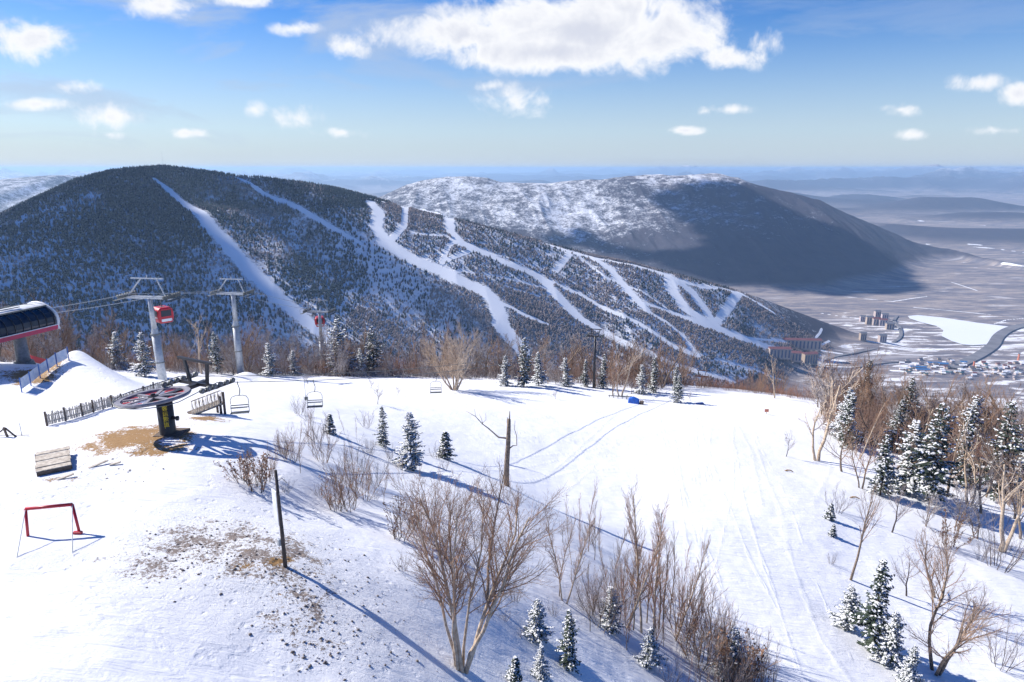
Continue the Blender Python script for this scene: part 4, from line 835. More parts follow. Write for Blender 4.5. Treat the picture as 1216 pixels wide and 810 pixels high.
# ------------------------------------------------------------------ gondola towers, rope, cabins
def gtower(x, y, ztop, r0, label, w=4.6, zb=None, leanx=0):
    zb = float(near_z(np.array([x]), np.array([y]))[0]) if zb is None else zb; s = empty('gondola_tower', (x, y, zb), R_(-8), label, 'lift tower', 'galvanised gondola towers'); h = ztop - zb; rg = random.Random(int(x * 7))
    L = leanx; j = .60
    T = MB(); T.tube((-L, 0, -.6), (-L * (1 - j), 0, h * j), r0, r0 * .86, 16); o = T.obj('lower_mast', 'galv', s, True); T = MB()
    for f in (.30, j): T.tube((-L * (1 - f), 0, h * f - .05), (-L * (1 - f), 0, h * f + .05), r0 * 1.12, n=16)
    T.obj('flange', 'galv_dk', o); T = MB(); T.tube((-L * (1 - j), 0, h * j), (-L * (1 - j) * .8, 0, h * (j + .06)), r0 * .86, r0 * .6, 16, False); T.tube((-L * (1 - j) * .8, 0, h * (j + .06)), (0, 0, h - .3), r0 * .6, r0 * .5, 14); T.obj('upper_mast', 'galv', s, True)
    T = MB(); T.beam((-w * .5, 0, h - .25), (w * .5, 0, h - .25), .34, .30); T.beam((-w * .5, .8, h - .2), (w * .5, .8, h - .2), .06, .06); T.beam((-w * .5, -.8, h - .2), (w * .5, -.8, h - .2), .06, .06); T.obj('cross_arm', 'galv', s)
    for sg in (-1, 1):
        x0 = sg * w * .5; T = MB(); T.beam((x0, -1.6, h - .1), (x0, 1.6, h - .2), .12, .2); T.obj('sheave_beam', 'galv_dk', s)
        for k in range(8): T = MB(); T.tube((x0 - .07, -1.5 + k * .43, h + .1), (x0 + .07, -1.5 + k * .43, h + .1), .19, n=10); T.obj('sheave', 'galv_dk', s)
        T = MB(); T.beam((x0 + sg * .4, -1.7, h - .4), (x0 + sg * .4, 1.7, h - .4), .4, .05)
        for yy in (-1.7, 0, 1.7): T.tube((x0 + sg * .6, yy, h - .4), (x0 + sg * .6, yy, h + .45), .025, n=5)
        T.tube((x0 + sg * .6, -1.7, h + .45), (x0 + sg * .6, 1.7, h + .45), .025, n=5); T.obj('catwalk', 'galv_dk', s)
        T = MB(); T.beam((sg * w * .42 - .3, 0, h - .1), (sg * w * .18 + .2, 0, h + 2.0), .13, .13); T.obj('lifting_strut', 'galv', s)
    T = MB(); T.beam((-w * .36, 0, h + 2.05), (w * .36, 0, h + 2.05), .14, .14); T.tube((0, 0, h + 2.05), (0, 0, h + 2.45), .07, n=6); T.obj('lifting_beam', 'galv', s)
    T = MB(); T.tube((r0 + .1, -.3, 0), (r0 * .5 + .05, -.3, h - .5), .02, n=4); T.tube((r0 + .1, .05, 0), (r0 * .5 + .05, .05, h - .5), .02, n=4)
    T.obj('ladder_rails', 'galv', s)
    return Vector((x, y, ztop))
t1 = P_y(177, 351, 80); t2 = P_y(276, 347, 105); t3 = P_y(379, 369, 129)
A1 = gtower(t1[0], 80, t1[2], .52, 'nearest and thickest galvanised gondola tower, behind the bullwheel', 5.8, None, -.4)
A2 = gtower(t2[0], 105, t2[2], .58, 'middle galvanised gondola tower standing on a snow bump', 5.4)
A3 = gtower(t3[0], 129, t3[2], .55, 'farthest galvanised gondola tower with a cabin passing behind it', 5.0)
ST = Vector((-46.8, 66, -14.3)); A4 = Vector((-30, 330, -130))
for sg, nm in ((-1, 'left'), (1, 'right')):
    o_ = Vector((2.3 * sg, 0, .25)); side = 'far' if sg < 0 else 'near'
    pts_ = [ST + Vector((1.9 * sg, 0, .5)), A1 + o_, A2 + o_, A3 + o_, A4 + o_]
    T = MB()
    for a_, b_ in zip(pts_[:-1], pts_[1:]): T.path([ropeP(a_, b_, k / 10, .15) for k in range(11)], .035, .035, 4)
    tag(T.obj('gondola_rope', 'galv'), 'steel gondola rope through the tower heads, on the %s side' % ('station entry' if sg < 0 else 'cabin'), 'cable')
def cabin(q, rz, label):
    s = empty('gondola_cabin', q, rz, label, 'gondola cabin', 'red gondola cabins')
    T = MB(); prof = [(-.72, -1.0), (-.95, -.45), (-.98, .1), (-.86, .62), (-.62, .86), (.62, .86), (.86, .62), (.98, .1), (.95, -.45), (.72, -1.0)]
    n = len(prof); 
    for y_, k in ((-1.0, .86), (-.85, 1), (.85, 1), (1.0, .86)):
        T.v += [(x * k, y_, z * (k if z > 0 else 1) - 2.3) for x, z in prof]
    for j in range(3): T.f += [(j * n + i, j * n + (i + 1) % n, (j + 1) * n + (i + 1) % n, (j + 1) * n + i) for i in range(n)]
    T.f += [tuple(range(n))[::-1], tuple(range(3 * n, 4 * n))]; bevel(T.obj('cabin_body', 'red', s), .06)
    for yy, r_ in ((-1.015, 0), (1.015, 0)):
        T = MB(); T.box((0, yy, -2.12), (1.2, .03, .75)); bevel(T.obj('window', 'glass', s), .01)
    for xx in (-.975, .975): T = MB(); T.box((xx, 0, -2.1), (.06, 1.45, .72)); bevel(T.obj('window', 'glass', s), .02)
    T = MB(); T.box((0, -1.02, -2.95), (1.25, .04, .34)); bevel(T.obj('front_panel', 'white', s), .02)
    T = MB(); T.box((-.965, -.1, -2.62), (.06, 1.3, .10)); T.obj('stripe', 'white', s)
    T = MB(); T.box((0, 0, -3.32), (1.2, 1.5, .08)); T.obj('floor_skirt', 'galv_dk', s)
    T = MB(); T.path([(0, 0, .05), (-.05, 0, -.5), (-.05, 0, -1.0), (0, 0, -1.45)], .05, .05, 6); T.beam((-.3, 0, -1.45), (.3, 0, -1.45), .5, .06); T.obj('hanger_arm', 'galv_dk', s)
q = P_y(193, 372, 81.5); cabin(Vector((q[0] , 81.5, q[2] + 2.25)), R_(50), 'red gondola cabin with dark windows hanging beside the nearest tower')
q3 = P_y(381, 381, 133); cabin(Vector((q3[0] - .2, 133, q3[2] + 2.3)), R_(15), 'red gondola cabin half hidden behind the farthest tower')
# ------------------------------------------------------------------ gondola station
ax = Vector((.27, .963, 0)).normalized(); sd = Vector((ax.y, -ax.x, 0)); s = empty('gondola_station', (-47.9, 62, float(near_z(np.array([-47.9]), np.array([62.]))[0])), 0, 'white roofed gondola station canopy with dark curved glazing and a crimson band', 'station'); O = Vector(s.location)
E = Vector((-46.6, 66, P_y(66, 388, 66)[2])) - O
def sec(t, w, z): return E - ax * t + sd * w + Vector((0, 0, z))
prof = [(2.15, .34), (2.30, .75), (2.25, 1.25), (2.0, 1.7), (1.6, 2.0), (1.15, 2.2)]; L0 = 16
for sg in (1, -1):
    T = MB()
    for j in range(len(prof) - 1):
        (w0, z0), (w1, z1) = prof[j], prof[j + 1]; T.poly([sec(.3, sg * w0, z0), sec(L0, sg * w0, z0), sec(L0, sg * w1, z1), sec(.3, sg * w1, z1)][::sg])
    o = T.obj('glazed_side', 'glass', s, True)
    T = MB()
    for k in range(int(L0 / .8)): T.path([sec(.5 + .8 * k, sg * (w_ + .03), z_ + .02) for w_, z_ in prof], .045, .045, 4)
    T.obj('ribs', 'black', o)
    T = MB(); T.beam(sec(0, sg * 2.2, .18), sec(L0, sg * 2.2, .18), .14, .40); T.obj('fascia', 'crimson', s); T = MB(); T.beam(sec(0, sg * 2.24, .42), sec(L0, sg * 2.24, .42), .16, .07); T.obj('trim', 'white', s)
    T = MB(); T.beam(sec(.2, sg * 1.2, 2.25), sec(L0, sg * 1.2, 2.25), .16, .14); T.obj('gutter', 'galv_dk', s)
T = MB(); rp = [(-1.3, 2.19), (-.7, 2.36), (0, 2.42), (.7, 2.36), (1.3, 2.19)]
for a_, b_ in zip(rp[:-1], rp[1:]): T.poly([sec(.1, a_[0], a_[1]), sec(.1, b_[0], b_[1]), sec(L0, b_[0], b_[1]), sec(L0, a_[0], a_[1])]); T.poly([sec(.1, a_[0], a_[1] - .1), sec(L0, a_[0], a_[1] - .1), sec(L0, b_[0], b_[1] - .1), sec(.1, b_[0], b_[1] - .1)])
T.obj('roof', 'white', s, True)
full = [(2.22, -.05)] + prof + [(.6, 2.4), (0, 2.46), (-.6, 2.4)] + [(-w_, z_) for w_, z_ in prof[::-1]] + [(-2.22, -.05)]
T = MB(); T.path([sec(.1, w_, z_) for w_, z_ in full], .15, .15, 6); T.obj('end_arch', 'white', s, True)
T = MB(); T.poly([sec(.9, w_, z_) for w_, z_ in full]); T.obj('end_wall', 'galv_dk', s); T = MB(); T.poly([sec(.0, w_, .02) for w_ in (-2.1, 2.1)] + [sec(L0, w_, .02) for w_ in (2.1, -2.1)]); T.obj('soffit', 'white', s)
T = MB(); T.beam(sec(2.4, .6, 2.5), sec(4.6, .5, 2.5), .08, .08); T.beam(sec(4.4, -.2, 2.5), sec(3.0, .2, 2.7), .08, .08); T.obj('roof_bracket', 'galv_dk', s)
cb = Vector((-46.6 + .3, 62.3, 0)); cb.z = float(near_z(np.array([cb.x]), np.array([cb.y]))[0]); cb -= O; top = E.z
T = MB(); T.tube(cb - Vector((0, 0, .4)), cb + Vector((0, 0, top - cb.z)), .62, .50, 16); T.obj('column', 'conc', s, True); T = MB(); T.tube(cb - Vector((0, 0, .4)), cb + Vector((0, 0, .28)), 1.0, .8, 12); T.obj('footing', 'galv_dk', s)
cb2 = cb - ax * 9; T = MB(); T.tube(cb2 - Vector((0, 0, .4)), cb2 + Vector((0, 0, top - cb.z)), .62, .50, 16); T.obj('column', 'conc', s, True)
T = MB(); la = cb + Vector((-1.6, -1.8, 0)); lt = la + Vector((.7, .2, top - la.z))
for o_ in (0, .45): T.tube(la + Vector((o_, 0, -.1)), lt + Vector((o_, 0, 0)), .035, n=5)
for k in range(8): q = la.lerp(lt, (k + .5) / 8); T.tube(q, q + Vector((.45, 0, 0)), .025, n=4)
T.obj('ladder', 'wood_dk', s)
rope('station_rope', Vector((-60, 63, -12.1)), Vector((-47.2, 67.5, -11.6)), .1, 'cable with a clamp entering above the station roof', .03)
# mesh fence on the mound, red barrier
P = [Vector(G(*c)) for c in ((26, 466), (37, 458), (48, 449), (58, 442), (68, 435), (82, 428))]; s = empty('mesh_fence', P[0], 0, 'blue posts with white mesh sheets running up the snow mound by the station', 'fence')
for q in P: T = MB(); T.tube(q - P[0] - Vector((0, 0, .3)), q - P[0] + Vector((0, 0, 1.25)), .045, n=6); T.obj('post', 'bluepost', s)
for a_, b_ in zip(P[:-1], P[1:]):
    a_ = a_ - P[0]; b_ = b_ - P[0]; d = (b_ - a_) * .08; T = MB(); z0 = Vector((0, 0, .25)); z1 = Vector((0, 0, 1.15)); n_v = Vector((0, .015, 0)); c4 = [a_ + d + z0, b_ - d + z0, b_ - d + z1, a_ + d + z1]; T.poly([c - n_v for c in c4]); T.poly([c + n_v for c in c4][::-1]); T.obj('mesh_sheet', 'net', s)
a_ = Vector(P_z(36, 421, 18.0)); b_ = Vector(P_z(112, 419, 20.4)); s = empty('barrier_fence', a_, 0, 'low red barrier strip edged white behind the snow mound', 'barrier')
for q in (a_, b_):
    q.z = float(near_z(np.array([q.x]), np.array([q.y]))[0])
s.location = a_
for k in range(5): q = a_.lerp(b_, k / 4) - a_; T = MB(); T.tube(q - Vector((0, 0, .6)), q + Vector((0, 0, 1.0)), .04, n=5); T.obj('post', 'red', s)
T = MB(); T.beam(Vector((0, 0, .62)), b_ - a_ + Vector((0, 0, .62)), .05, .6); T.obj('red_panel', 'red', s); T = MB(); T.beam(Vector((0, -.02, .2)), b_ - a_ + Vector((0, -.02, .2)), .08, .14); T.obj('white_edge', 'white', s)
# blue tarp, sign, small litter
q = Vector(G(753, 479)); s = empty('covered_machine', q, R_(-15), 'low machine under a bright blue tarp on the snow', 'covered machine'); T = MB()
T.v = [(-.95, -.5, -.1), (.8, -.55, -.1), (.85, .5, -.1), (-.9, .55, -.1), (-.88, -.38, .75), (-.2, -.4, 1.0), (.68, -.42, .72), (.7, .4, .7), (-.15, .4, 1.02), (-.82, .42, .8)]
T.f = [(0, 1, 6, 5, 4), (1, 2, 7, 6), (2, 3, 9, 8, 7), (3, 0, 4, 9), (4, 5, 8, 9), (5, 6, 7, 8)]; bevel(T.obj('tarp', 'blue', s), .1)
T = MB(); T.box((1.15, 0, .2), (.55, .6, .5)); T.tube((1.2, -.4, .2), (1.2, .4, .2), .26, n=10); T.obj('engine', 'wood_dk', s)
q = Vector(G(735, 473)); s = empty('rail_stack', q, 0, 'dark metal rails and posts piled behind the blue tarp', 'scrap rails'); T = MB()
for k in range(5): T.beam((-1.6 + k * .7, 0, -.1), (-1.5 + k * .7, 0, .6 + .3 * (k % 2)), .09, .09)
T.beam((-1.7, 0, .45), (1.6, .1, .3), .09, .09); T.beam((-1.2, .3, .3), (2.1, .2, .2), .1, .1); T.obj('rails', 'galv_dk', s)
q = Vector(G(831, 480)); s = empty('small_sledge', q, .2, 'small dark blue sled lying near the second black tower', 'sled'); T = MB(); T.box((0, 0, .16), (1.2, .5, .12)); bevel(T.obj('deck', 'bluepost', s), .03); T = MB(); T.beam((-.6, -.2, .03), (.6, -.2, .03), .05, .08); T.obj('runner', 'wood_dk', s); T = MB(); T.beam((-.6, .2, .03), (.6, .2, .03), .05, .08); T.obj('runner', 'wood_dk', s)
q = Vector(G(910, 492)); s = empty('warning_board', q, 0, 'small orange warning board on a short post at the top of the piste', 'sign'); T = MB(); T.tube((0, 0, -.3), (0, 0, .5), .03); T.obj('post', 'wood_dk', s); T = MB(); T.box((0, -.03, .6), (.62, .04, .45)); bevel(T.obj('board', 'orange', s), .01)
for px, py, lb in ((936, 560, 'tan'), (1014, 592, 'tan')): 
    q = Vector(G(px, py)); T = MB(); rg = random.Random(px); T.path([(-.4, 0, 0), (-.1, .1, .12), (.2, 0, .16), (.5, -.1, .02)], .1, .05, 6); o = T.obj('broken_log', 'grass'); o.location = q; tag(o, 'short tan log lying on open snow %s' % ('beside the lone small tree' if px < 1000 else 'near the straight bare tree'), 'log')
# stones on the worn knoll
rg = np.random.default_rng(4); ctr = [(250,650,95,34,260),(210,665,60,24,120),(330,665,75,26,150),(365,735,65,50,240),(395,775,60,30,120),(430,690,70,34,120),(140,560,60,20,60),(470,770,40,30,40),(300,560,30,18,40)]
Vv = []; Ff = []; ico = [(1,0,0),(-1,0,0),(0,1,0),(0,-1,0),(0,0,1),(0,0,-1)]; icf = [(0,2,4),(2,1,4),(1,3,4),(3,0,4),(2,0,5),(1,2,5),(3,1,5),(0,3,5)]
for px, py, sx, sy, n in ctr:
    c0 = G(px, py); ex = G(px + sx, py); ey = G(px, py - sy)
    for i in range(n):
        a_, b_ = rg.normal(0, .5, 2); x = c0[0] + (ex[0] - c0[0]) * a_ + (ey[0] - c0[0]) * b_; y = c0[1] + (ex[1] - c0[1]) * a_ + (ey[1] - c0[1]) * b_
        r = .016 + .06 * rg.random() ** 4; Vv.append([(x, y, r)]); 
XY = np.array([v[0] for v in Vv]); ZZ = near_z(XY[:, 0], XY[:, 1]); VV = []
for (x, y, r), z in zip(XY, ZZ):
    k = len(VV); t = rg.uniform(0, 6.28); sc_ = rg.uniform(.6, 1.3, 3) * r
    for e in ico:
        e = np.array(e) * sc_ * rg.uniform(.75, 1.2); VV.append((x + e[0] * math.cos(t) - e[1] * math.sin(t), y + e[0] * math.sin(t) + e[1] * math.cos(t), z + e[2] * .7 + r * .15))
    Ff += [(k + f[0], k + f[1], k + f[2]) for f in icf]
o = npmesh('stones', np.array(VV), np.array(Ff), 'stone', False, 'stuff'); tag(o, 'dark stones scattered over the wind scoured snow of the knoll', 'stones')
# ------------------------------------------------------------------ valley: lake, roads, buildings
def VP(px, py, dz=0):
    v_ = Vector(P_z(px, py, -VAL - dz)); return v_
def flat(name, L, dz, mt, smoothn=0):
    T = MB(); T.poly([VP(px, py, 0) + Vector((0, 0, dz)) for px, py in L][::-1]); o = T.obj(name, mt); o['kind'] = 'structure'
    if o.data.polygons[0].normal.z < 0: o.data.flip_normals()
    return o
flat('frozen_lake', [(1078,376),(1090,375),(1120,378),(1160,384),(1200,389),(1196,392),(1188,396),(1178,406),(1172,410),(1155,411),(1143,410),(1130,406),(1118,400),(1120,393),(1112,388),(1095,384),(1080,379)], 3.0, 'ice')
def road(L, w, name, dz=4.0, mt='asphalt'):
    q = [VP(*c) for c in L]; P = []
    for i in range(len(q) - 1):                      # Catmull-Rom
        p0, p1, p2_, p3 = q[max(i - 1, 0)], q[i], q[i + 1], q[min(i + 2, len(q) - 1)]
        for k in range(8):
            t = k / 8; P.append(.5 * ((2 * p1) + (p2_ - p0) * t + (2 * p0 - 5 * p1 + 4 * p2_ - p3) * t * t + (3 * p1 - p0 - 3 * p2_ + p3) * t ** 3))
    P.append(q[-1]); T = MB()
    for i, p_ in enumerate(P):
        d = (P[min(i + 1, len(P) - 1)] - P[max(i - 1, 0)]).normalized(); n = Vector((-d.y, d.x, 0)) * w / 2; T.v += [tuple(p_ + n + Vector((0, 0, dz))), tuple(p_ - n + Vector((0, 0, dz)))]
        T.v += [tuple(p_ + n * 1.3 + Vector((0, 0, -1))), tuple(p_ - n * 1.3 + Vector((0, 0, -1)))]
    for i in range(len(P) - 1): a_ = 4 * i; T.f += [(a_, a_ + 4, a_ + 5, a_ + 1), (a_ + 2, a_ + 6, a_ + 4, a_), (a_ + 1, a_ + 5, a_ + 7, a_ + 3)]
    o = T.obj(name, mt); o['kind'] = 'structure'; return o
road([(975,433),(990,425),(1020,419),(1050,412),(1068,402),(1069,391),(1062,382),(1065,376)], 11, 'road')
road([(1130,438),(1160,424),(1178,412),(1186,400),(1198,392),(1216,387),(1260,380)], 36, 'highway')
road([(1020,437),(1050,432),(1080,430)], 7, 'lane')
def gable(T, w, d, h0, h1):
    i = len(T.v); T.v += [(-w / 2, -d / 2, h0), (w / 2, -d / 2, h0), (w / 2, d / 2, h0), (-w / 2, d / 2, h0), (-w / 2, 0, h1), (w / 2, 0, h1)]
    T.f += [(i, i + 1, i + 5, i + 4), (i + 2, i + 3, i + 4, i + 5), (i + 1, i + 2, i + 5), (i + 3, i, i + 4), (i, i + 3, i + 2, i + 1)]
def block(px, py, w, d, h, rz, wm, rm, label, strips=7, name='apartment_block', rh=5, group=None, cat='building'):
    q = VP(px, py); q = Vector(GF(px, py)) if float(far_z(np.array([q.x]), np.array([q.y]))[0]) > VAL + 3 else q; s = empty(name, q, rz, label, cat, group)
    T = MB(); T.box((0, 0, h / 2 - 1), (w, d, h + 2)); T.obj('wall', wm, s); T = MB(); gable(T, w + 2, d + 2, h + .05, h + rh); T.obj('roof', rm, s)
    for k in range(strips):
        x = -w / 2 + w * (k + .5) / strips; T = MB(); T.box((x, -d / 2 - .15, h * .5), (w / strips * .42, .5, h * .78)); T.obj('window_strip', 'win', s)
block(951, 414, 118, 20, 30, R_(-6), 'cream', 'roofred', 'long upper hotel block with a cream facade and dark red roof', 10, 'hotel_building')
block(925, 425, 62, 20, 30, R_(-4), 'cream', 'roofred', 'lower hotel wing in the shade with blue window strips', 6, 'hotel_building')
block(941, 428, 46, 20, 26, R_(-14), 'cream', 'roofred', 'middle hotel wing with a dark red roof', 5, 'hotel_building')
block(960, 432, 44, 24, 34, R_(10), 'tan', 'roofred', 'right hotel wing with a mansard roof beside the access road', 5, 'hotel_building')
AP = [(1024,382,20,'roofgrey','tower block with a blue grey roof at the left end of the apartments'),(1032,385,26,'roofgrey','second apartment block from the left with a snowy court'),(1040,386,30,'roofred','pink walled apartment block with a red roof'),(1048,387,28,'roofred','apartment block behind the bend of the road'),(1056,391,28,'roofgrey','grey roofed apartment block touching the road bend'),(1041,378,22,'roofgrey','rear apartment block with a dark roof'),
(1050,381,24,'roofgrey','rear apartment block nearest the lake'),(1024,404,20,'roofgrey','separate low block with a bright blue side'),(1047,406,24,'roofgrey','separate square block near the road')]
for i, (px, py, w, rm, lb) in enumerate(AP): block(px, py, w, 16, 22 + (i * 7) % 9, R_(-12 + 7 * (i % 3)), ('pinkw', 'tan', 'cream')[i % 3], rm, lb, 3)
rg = random.Random(12); VH = []
for i in range(90):
    u = rg.random(); px = 1070 + 146 * u; py = 434 + rg.uniform(-4, 16) - (3 if u < .5 else -1)
    q = VP(px, py); rm = rg.choice(['roofgrey', 'roofgreen', 'roofgrey', 'roofred', 'roofgrey', 'roofwhite', 'roofwhite', 'roofwhite']); s = empty('village_house', q, R_(rg.uniform(-25, 25)), 'small low village house with a coloured roof on the valley floor', 'house', 'village houses beyond the forest')
    w = rg.uniform(8, 15); T = MB(); T.box((0, 0, 2), (w, 8, 6)); T.obj('wall', rg.choice(['cream', 'tan', 'pinkw']), s); T = MB(); gable(T, w + 1, 9, 5.05, 8); T.obj('roof', rm, s)
for px, py, w in ((1108,432,34),(1120,433,26),(1090,437,46),(1096,440,40),(1144,431,18)):
    q = VP(px, py); s = empty('greenhouse_shed', q, R_(-8), 'long low shed with a bright blue roof by the lake side road', 'shed', 'blue roofed sheds'); T = MB(); T.box((0, 0, 1.5), (w, 12, 5)); T.obj('wall', 'pinkw', s); T = MB(); gable(T, w + 1, 13, 4.05, 7); T.obj('roof', 'roofblue', s)
for px, py, mt_ in ((1156,437,'orange'),(1209,428,'orange')):
    q = VP(px, py); s = empty('crane_tower' if mt_ == 'x' else 'chimney_tower', q, 0, 'slim orange tower among the village houses' if px < 1200 else 'slim orange tower at the far side of the village', 'tower'); T = MB(); T.tube((0, 0, 0), (0, 0, 22), 3.0, 2.4, 10); T.obj('shaft', 'orange', s); T = MB(); T.tube((0, 0, 22), (0, 0, 24), 3.2, 3.2, 10); T.obj('cap', 'roofgrey', s)
q = GF(190, 200) or P_y(190, 198, 2050); s = empty('radio_mast', (q[0], 2050, far_z(np.array([q[0]]), np.array([2050.]))[0]), 0, 'thin radio mast on the summit of the ski mountain', 'mast'); T = MB(); T.tube((0, 0, -2), (0, 0, 46), .35, .2, 5); T.obj('mast', 'galv', s); T = MB(); T.box((0, 0, 5), (7, 6, 8)); T.obj('hut', 'galv_dk', s)
# ------------------------------------------------------------------ sun, sky, haze, clouds
SAZ = (-.940, .342); EL = R_(38); sun = Vector((SAZ[0] * math.cos(EL), SAZ[1] * math.cos(EL), math.sin(EL)))
ld = bpy.data.lights.new('sun', 'SUN'); ld.energy = 5.0; ld.angle = R_(.53); ld.color = (1, .94, .86)
lo = bpy.data.objects.new('sun', ld); COL.objects.link(lo); lo.rotation_euler = (-sun).to_track_quat('-Z', 'Y').to_euler()
def shade_cloud(poly, lift, r, label, seed):  # puffs out of view that block the sun; outline projected back from the wanted shadow
    rg = random.Random(seed); pw = [GF(*c) if GF(*c) else P_y(c[0], c[1], 2600) for c in poly]; t = lift / sun.z
    Q = [Vector(p_) + sun * t for p_ in pw]; zc = sum(p_.z for p_ in Q) / len(Q)
    Q = [p_ + sun * ((zc - p_.z) / sun.z) for p_ in Q]; xs = [p_.x for p_ in Q]; ys = [p_.y for p_ in Q]
    def inside(x, y):
        c = False
        for i in range(len(Q)):
            a_, b_ = Q[i - 1], Q[i]
            if (a_.y > y) != (b_.y > y) and x < (b_.x - a_.x) * (y - a_.y) / (b_.y - a_.y) + a_.x: c = not c
        return c
    VV = []; FF = []; k = 0; N = 10; M_ = 6
    st = r * .8
    nx = int((max(xs) - min(xs)) / st) + 1; ny = int((max(ys) - min(ys)) / st) + 1
    for ix in range(nx):
        for iy in range(ny):
            x = min(xs) + (ix + rg.random()) * st; y = min(ys) + (iy + rg.random()) * st
            if not inside(x, y): continue
            R = r * rg.uniform(.75, 1.25); i0 = len(VV); VV.append((x, y, zc - R * .3))
            for a_ in range(1, M_):
                for b_ in range(N): ph = PI * a_ / M_; th_ = 2 * PI * b_ / N; VV.append((x + R * math.sin(ph) * math.cos(th_), y + R * math.sin(ph) * math.sin(th_), zc - R * .3 * math.cos(ph)))
            VV.append((x, y, zc + R * .3)); last = len(VV) - 1
            FF += [(i0, i0 + 1 + (b_ + 1) % N, i0 + 1 + b_) for b_ in range(N)]
            for a_ in range(M_ - 2): FF += [(i0 + 1 + a_ * N + b_, i0 + 1 + a_ * N + (b_ + 1) % N, i0 + 1 + (a_ + 1) * N + (b_ + 1) % N, i0 + 1 + (a_ + 1) * N + b_) for b_ in range(N)]
            FF += [(last, i0 + 1 + (M_ - 2) * N + b_, i0 + 1 + (M_ - 2) * N + (b_ + 1) % N) for b_ in range(N)]
    T = MB(); T.v = VV; T.f = FF; o = T.obj('shade_cloud', 'shade_cloud', None, True); o['kind'] = 'structure'; o['label'] = label
    c0 = sum(Q, Vector()) / len(Q); print('shade_cloud', c0, 'elev', [round(math.degrees(math.atan2(p_.z, math.hypot(p_.x, p_.y)))) for p_ in Q][:8])
shade_cloud([(-220,150+140),(-120,292),(0,262),(100,218),(178,204),(200,224),(232,262),(262,295),(300,338),(340,372),(385,412),(300,440),(100,440),(-200,440)], 2900, 75, 'unseen puffs added to shade the left flank', 1)
shade_cloud([(215,203),(300,210),(345,228),(385,255),(440,292),(480,325),(520,352),(580,395),(560,398),(500,372),(440,345),(380,310),(320,262),(262,235),(225,222)], 2900, 55, 'unseen puffs added to shade the gully', 2)
shade_cloud([(785,237),(820,222),(858,214),(885,225),(930,246),(960,261),(1000,273),(1040,294),(1060,310),(1092,345),(1000,350),(880,338),(760,305),(700,292),(650,285),(690,275),(745,298),(800,300),(845,297),(838,276),(815,262),(800,250)], 4200, 70, 'out of view clouds shading the far mountain', 3)
hz = MB(); hz.box((0, 31000, (56 - 640) / 2), (120000, 82000, 696)); m, nt, b = mat('haze'); nt.nodes.remove(b); MT['haze'] = m
pv = nt.nodes.new('ShaderNodeVolumePrincipled'); pv.inputs['Color'].default_value = (.48, .72, 1, 1); pv.inputs['Density'].default_value = 4.6e-5; pv.inputs['Anisotropy'].default_value = .2
nt.links.new(pv.outputs[0], nt.nodes['Material Output'].inputs['Volume']); o = hz.obj('haze', 'haze'); o['kind'] = 'stuff'; tag(o, 'pale blue air lying over the valleys', 'haze')
w = bpy.data.worlds.new('World'); sc.world = w; w.use_nodes = True; nt = w.node_tree; bg = nt.nodes['Background']; out = nt.nodes['World Output']
sky = nt.nodes.new('ShaderNodeTexSky'); sky.sky_type = 'NISHITA'; sky.sun_disc = False; sky.sun_elevation = EL; sky.sun_rotation = math.atan2(SAZ[0], SAZ[1]); sky.altitude = 900; sky.air_density = 1.0; sky.dust_density = .4; sky.ozone_density = 2.2
hs = nt.nodes.new('ShaderNodeHueSaturation'); hs.inputs['Saturation'].default_value = 1.5; hs.inputs['Value'].default_value = .68; hs.inputs['Hue'].default_value = .517; nt.links.new(sky.outputs[0], hs.inputs['Color']); nt.links.new(hs.outputs[0], bg.inputs['Color']); bg.inputs['Strength'].default_value = .14
tc = nt.nodes.new('ShaderNodeTexCoord'); sx = nt.nodes.new('ShaderNodeSeparateXYZ'); nt.links.new(tc.outputs['Generated'], sx.inputs[0])
yy = math_(nt, 'MAXIMUM', sx.outputs[1], .02); U = math_(nt, 'DIVIDE', sx.outputs[0], yy); Vv_ = math_(nt, 'DIVIDE', sx.outputs[2], yy)
cmb = nt.nodes.new('ShaderNodeCombineXYZ'); nt.links.new(U, cmb.inputs[0]); nt.links.new(Vv_, cmb.inputs[1]); uv = cmb.outputs[0]
CL = [(690,36,165,40,1.5),(560,42,112,24,1.2),(650,62,120,24,1.6),(780,50,50,34,1.2),(740,10,110,30,1),(870,68,42,14,.8),(905,52,26,16,.7),(38,48,48,24,.95),(190,8,36,16,.9),(285,0,40,8,.9),(350,34,26,8,.8),(414,55,24,14,.85),(130,139,38,15,.9),(48,124,38,7,.7),(95,103,24,8,.55),(350,137,26,12,.6),(303,130,12,9,.55),(405,158,26,6,.6),
(612,120,42,20,.5),(582,102,18,7,.5),(870,130,30,6,.6),(814,155,20,5,.8),(838,132,8,5,.5),(1070,130,24,7,.6),(1082,160,20,6,.8),(1208,112,20,12,.85),(1160,98,34,8,.45),(225,158,26,5,.45),(130,160,24,5,.4),(1190,155,36,5,.4)]
nw = noise(nt, 13, 8, .62, uv, .5); nw2 = noise(nt, 34, 5, .6, uv); nn = math_(nt, 'ADD', math_(nt, 'MULTIPLY', nw, .7), math_(nt, 'MULTIPLY', nw2, .3))
den = None; shd = None
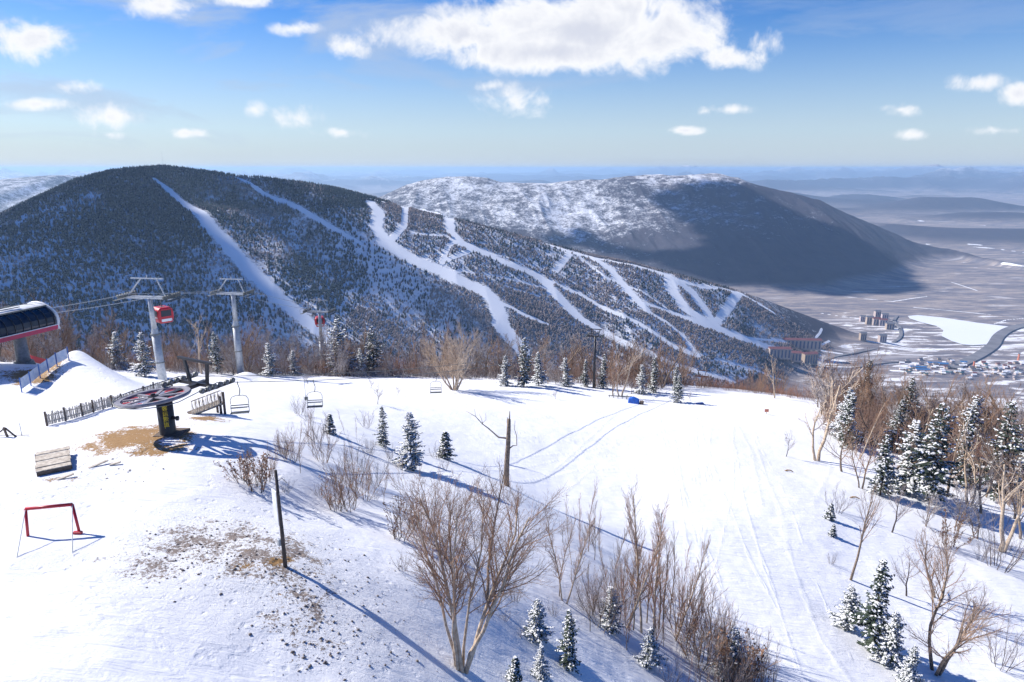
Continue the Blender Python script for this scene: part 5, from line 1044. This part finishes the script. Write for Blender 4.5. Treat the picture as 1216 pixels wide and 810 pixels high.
for px, py, rx, ry, st in CL:
    u0, v0 = ray(px, py); f = CP - (py - 405) / F * SP; ru = rx / F / f; rv = ry / F / f / f
    m_ = nt.nodes.new('ShaderNodeVectorMath'); m_.operation = 'SUBTRACT'; nt.links.new(uv, m_.inputs[0]); m_.inputs[1].default_value = (u0, v0, 0)
    s_ = nt.nodes.new('ShaderNodeVectorMath'); s_.operation = 'MULTIPLY'; nt.links.new(m_.outputs[0], s_.inputs[0]); s_.inputs[1].default_value = (1 / ru, 1 / rv, 0)
    l_ = nt.nodes.new('ShaderNodeVectorMath'); l_.operation = 'LENGTH'; nt.links.new(s_.outputs[0], l_.inputs[0])
    d_ = math_(nt, 'MULTIPLY', math_(nt, 'SUBTRACT', 1.35, l_.outputs['Value']), st); den = d_ if den is None else math_(nt, 'MAXIMUM', den, d_)
dn = math_(nt, 'ADD', den, math_(nt, 'MULTIPLY', math_(nt, 'SUBTRACT', nn, .5), 4.2))
cm = math_(nt, 'MULTIPLY', step_(nt, dn, .0, 1.05), step_(nt, den, -.25, .25))
n3w = noise(nt, 1, 6, .6, None, .8); mp = nt.nodes.new('ShaderNodeMapping'); nt.links.new(uv, mp.inputs[0]); mp.inputs['Scale'].default_value = (2.2, 11, 1); nt.links.new(mp.outputs[0], n3w.node.inputs['Vector'])
hor = math_(nt, 'POWER', math_(nt, 'SUBTRACT', 1, step_(nt, sx.outputs[2], -.02, .26)), 1.5)          # thin veil thickening to the horizon
veil = math_(nt, 'MULTIPLY', step_(nt, n3w, .36, .64), .75); lft = step_(nt, U, .9, -.5)
vl = math_(nt, 'MAXIMUM', math_(nt, 'MULTIPLY', veil, math_(nt, 'MULTIPLY_ADD', lft, .6, .4)), math_(nt, 'MULTIPLY', hor, .80))
vl = math_(nt, 'MULTIPLY', vl, step_(nt, sx.outputs[2], .55, .2))
bv = nt.nodes.new('ShaderNodeBackground'); bv.inputs['Color'].default_value = (.55, .66, .86, 1); bv.inputs['Strength'].default_value = .62
ms = nt.nodes.new('ShaderNodeMixShader'); nt.links.new(vl, ms.inputs[0]); nt.links.new(bg.outputs[0], ms.inputs[1]); nt.links.new(bv.outputs[0], ms.inputs[2])
bc = nt.nodes.new('ShaderNodeBackground'); nt.links.new(mixc(nt, step_(nt, math_(nt, 'ADD', dn, math_(nt, 'MULTIPLY', noise(nt, 14, 5, .6, uv), .8)), 1.0, 2.6), (.95,.955,.975), (.66,.69,.79)), bc.inputs['Color']); bc.inputs['Strength'].default_value = .74
m2 = nt.nodes.new('ShaderNodeMixShader'); nt.links.new(cm, m2.inputs[0]); nt.links.new(ms.outputs[0], m2.inputs[1]); nt.links.new(bc.outputs[0], m2.inputs[2]); nt.links.new(m2.outputs[0], out.inputs['Surface'])
# ------------------------------------------------------------------ camera, view
cd = bpy.data.cameras.new('camera'); cam = bpy.data.objects.new('camera', cd); COL.objects.link(cam); cd.sensor_width = 36; cd.lens = 36 * F / 1216; cd.clip_start = .5; cd.clip_end = 200000
cam.rotation_euler = (PI / 2 - PITCH, 0, 0); sc.camera = cam
sc.render.engine = 'CYCLES'; sc.cycles.max_bounces = 5; sc.cycles.diffuse_bounces = 2; sc.cycles.glossy_bounces = 2; sc.cycles.volume_bounces = 1; sc.cycles.transparent_max_bounces = 4
sc.cycles.use_denoising = True
vs = sc.view_settings; vs.view_transform = 'Standard'; vs.look = 'None'; vs.exposure = 0.54; vs.gamma = 1; vs.use_curve_mapping = False
print('done', time.time() - T0)
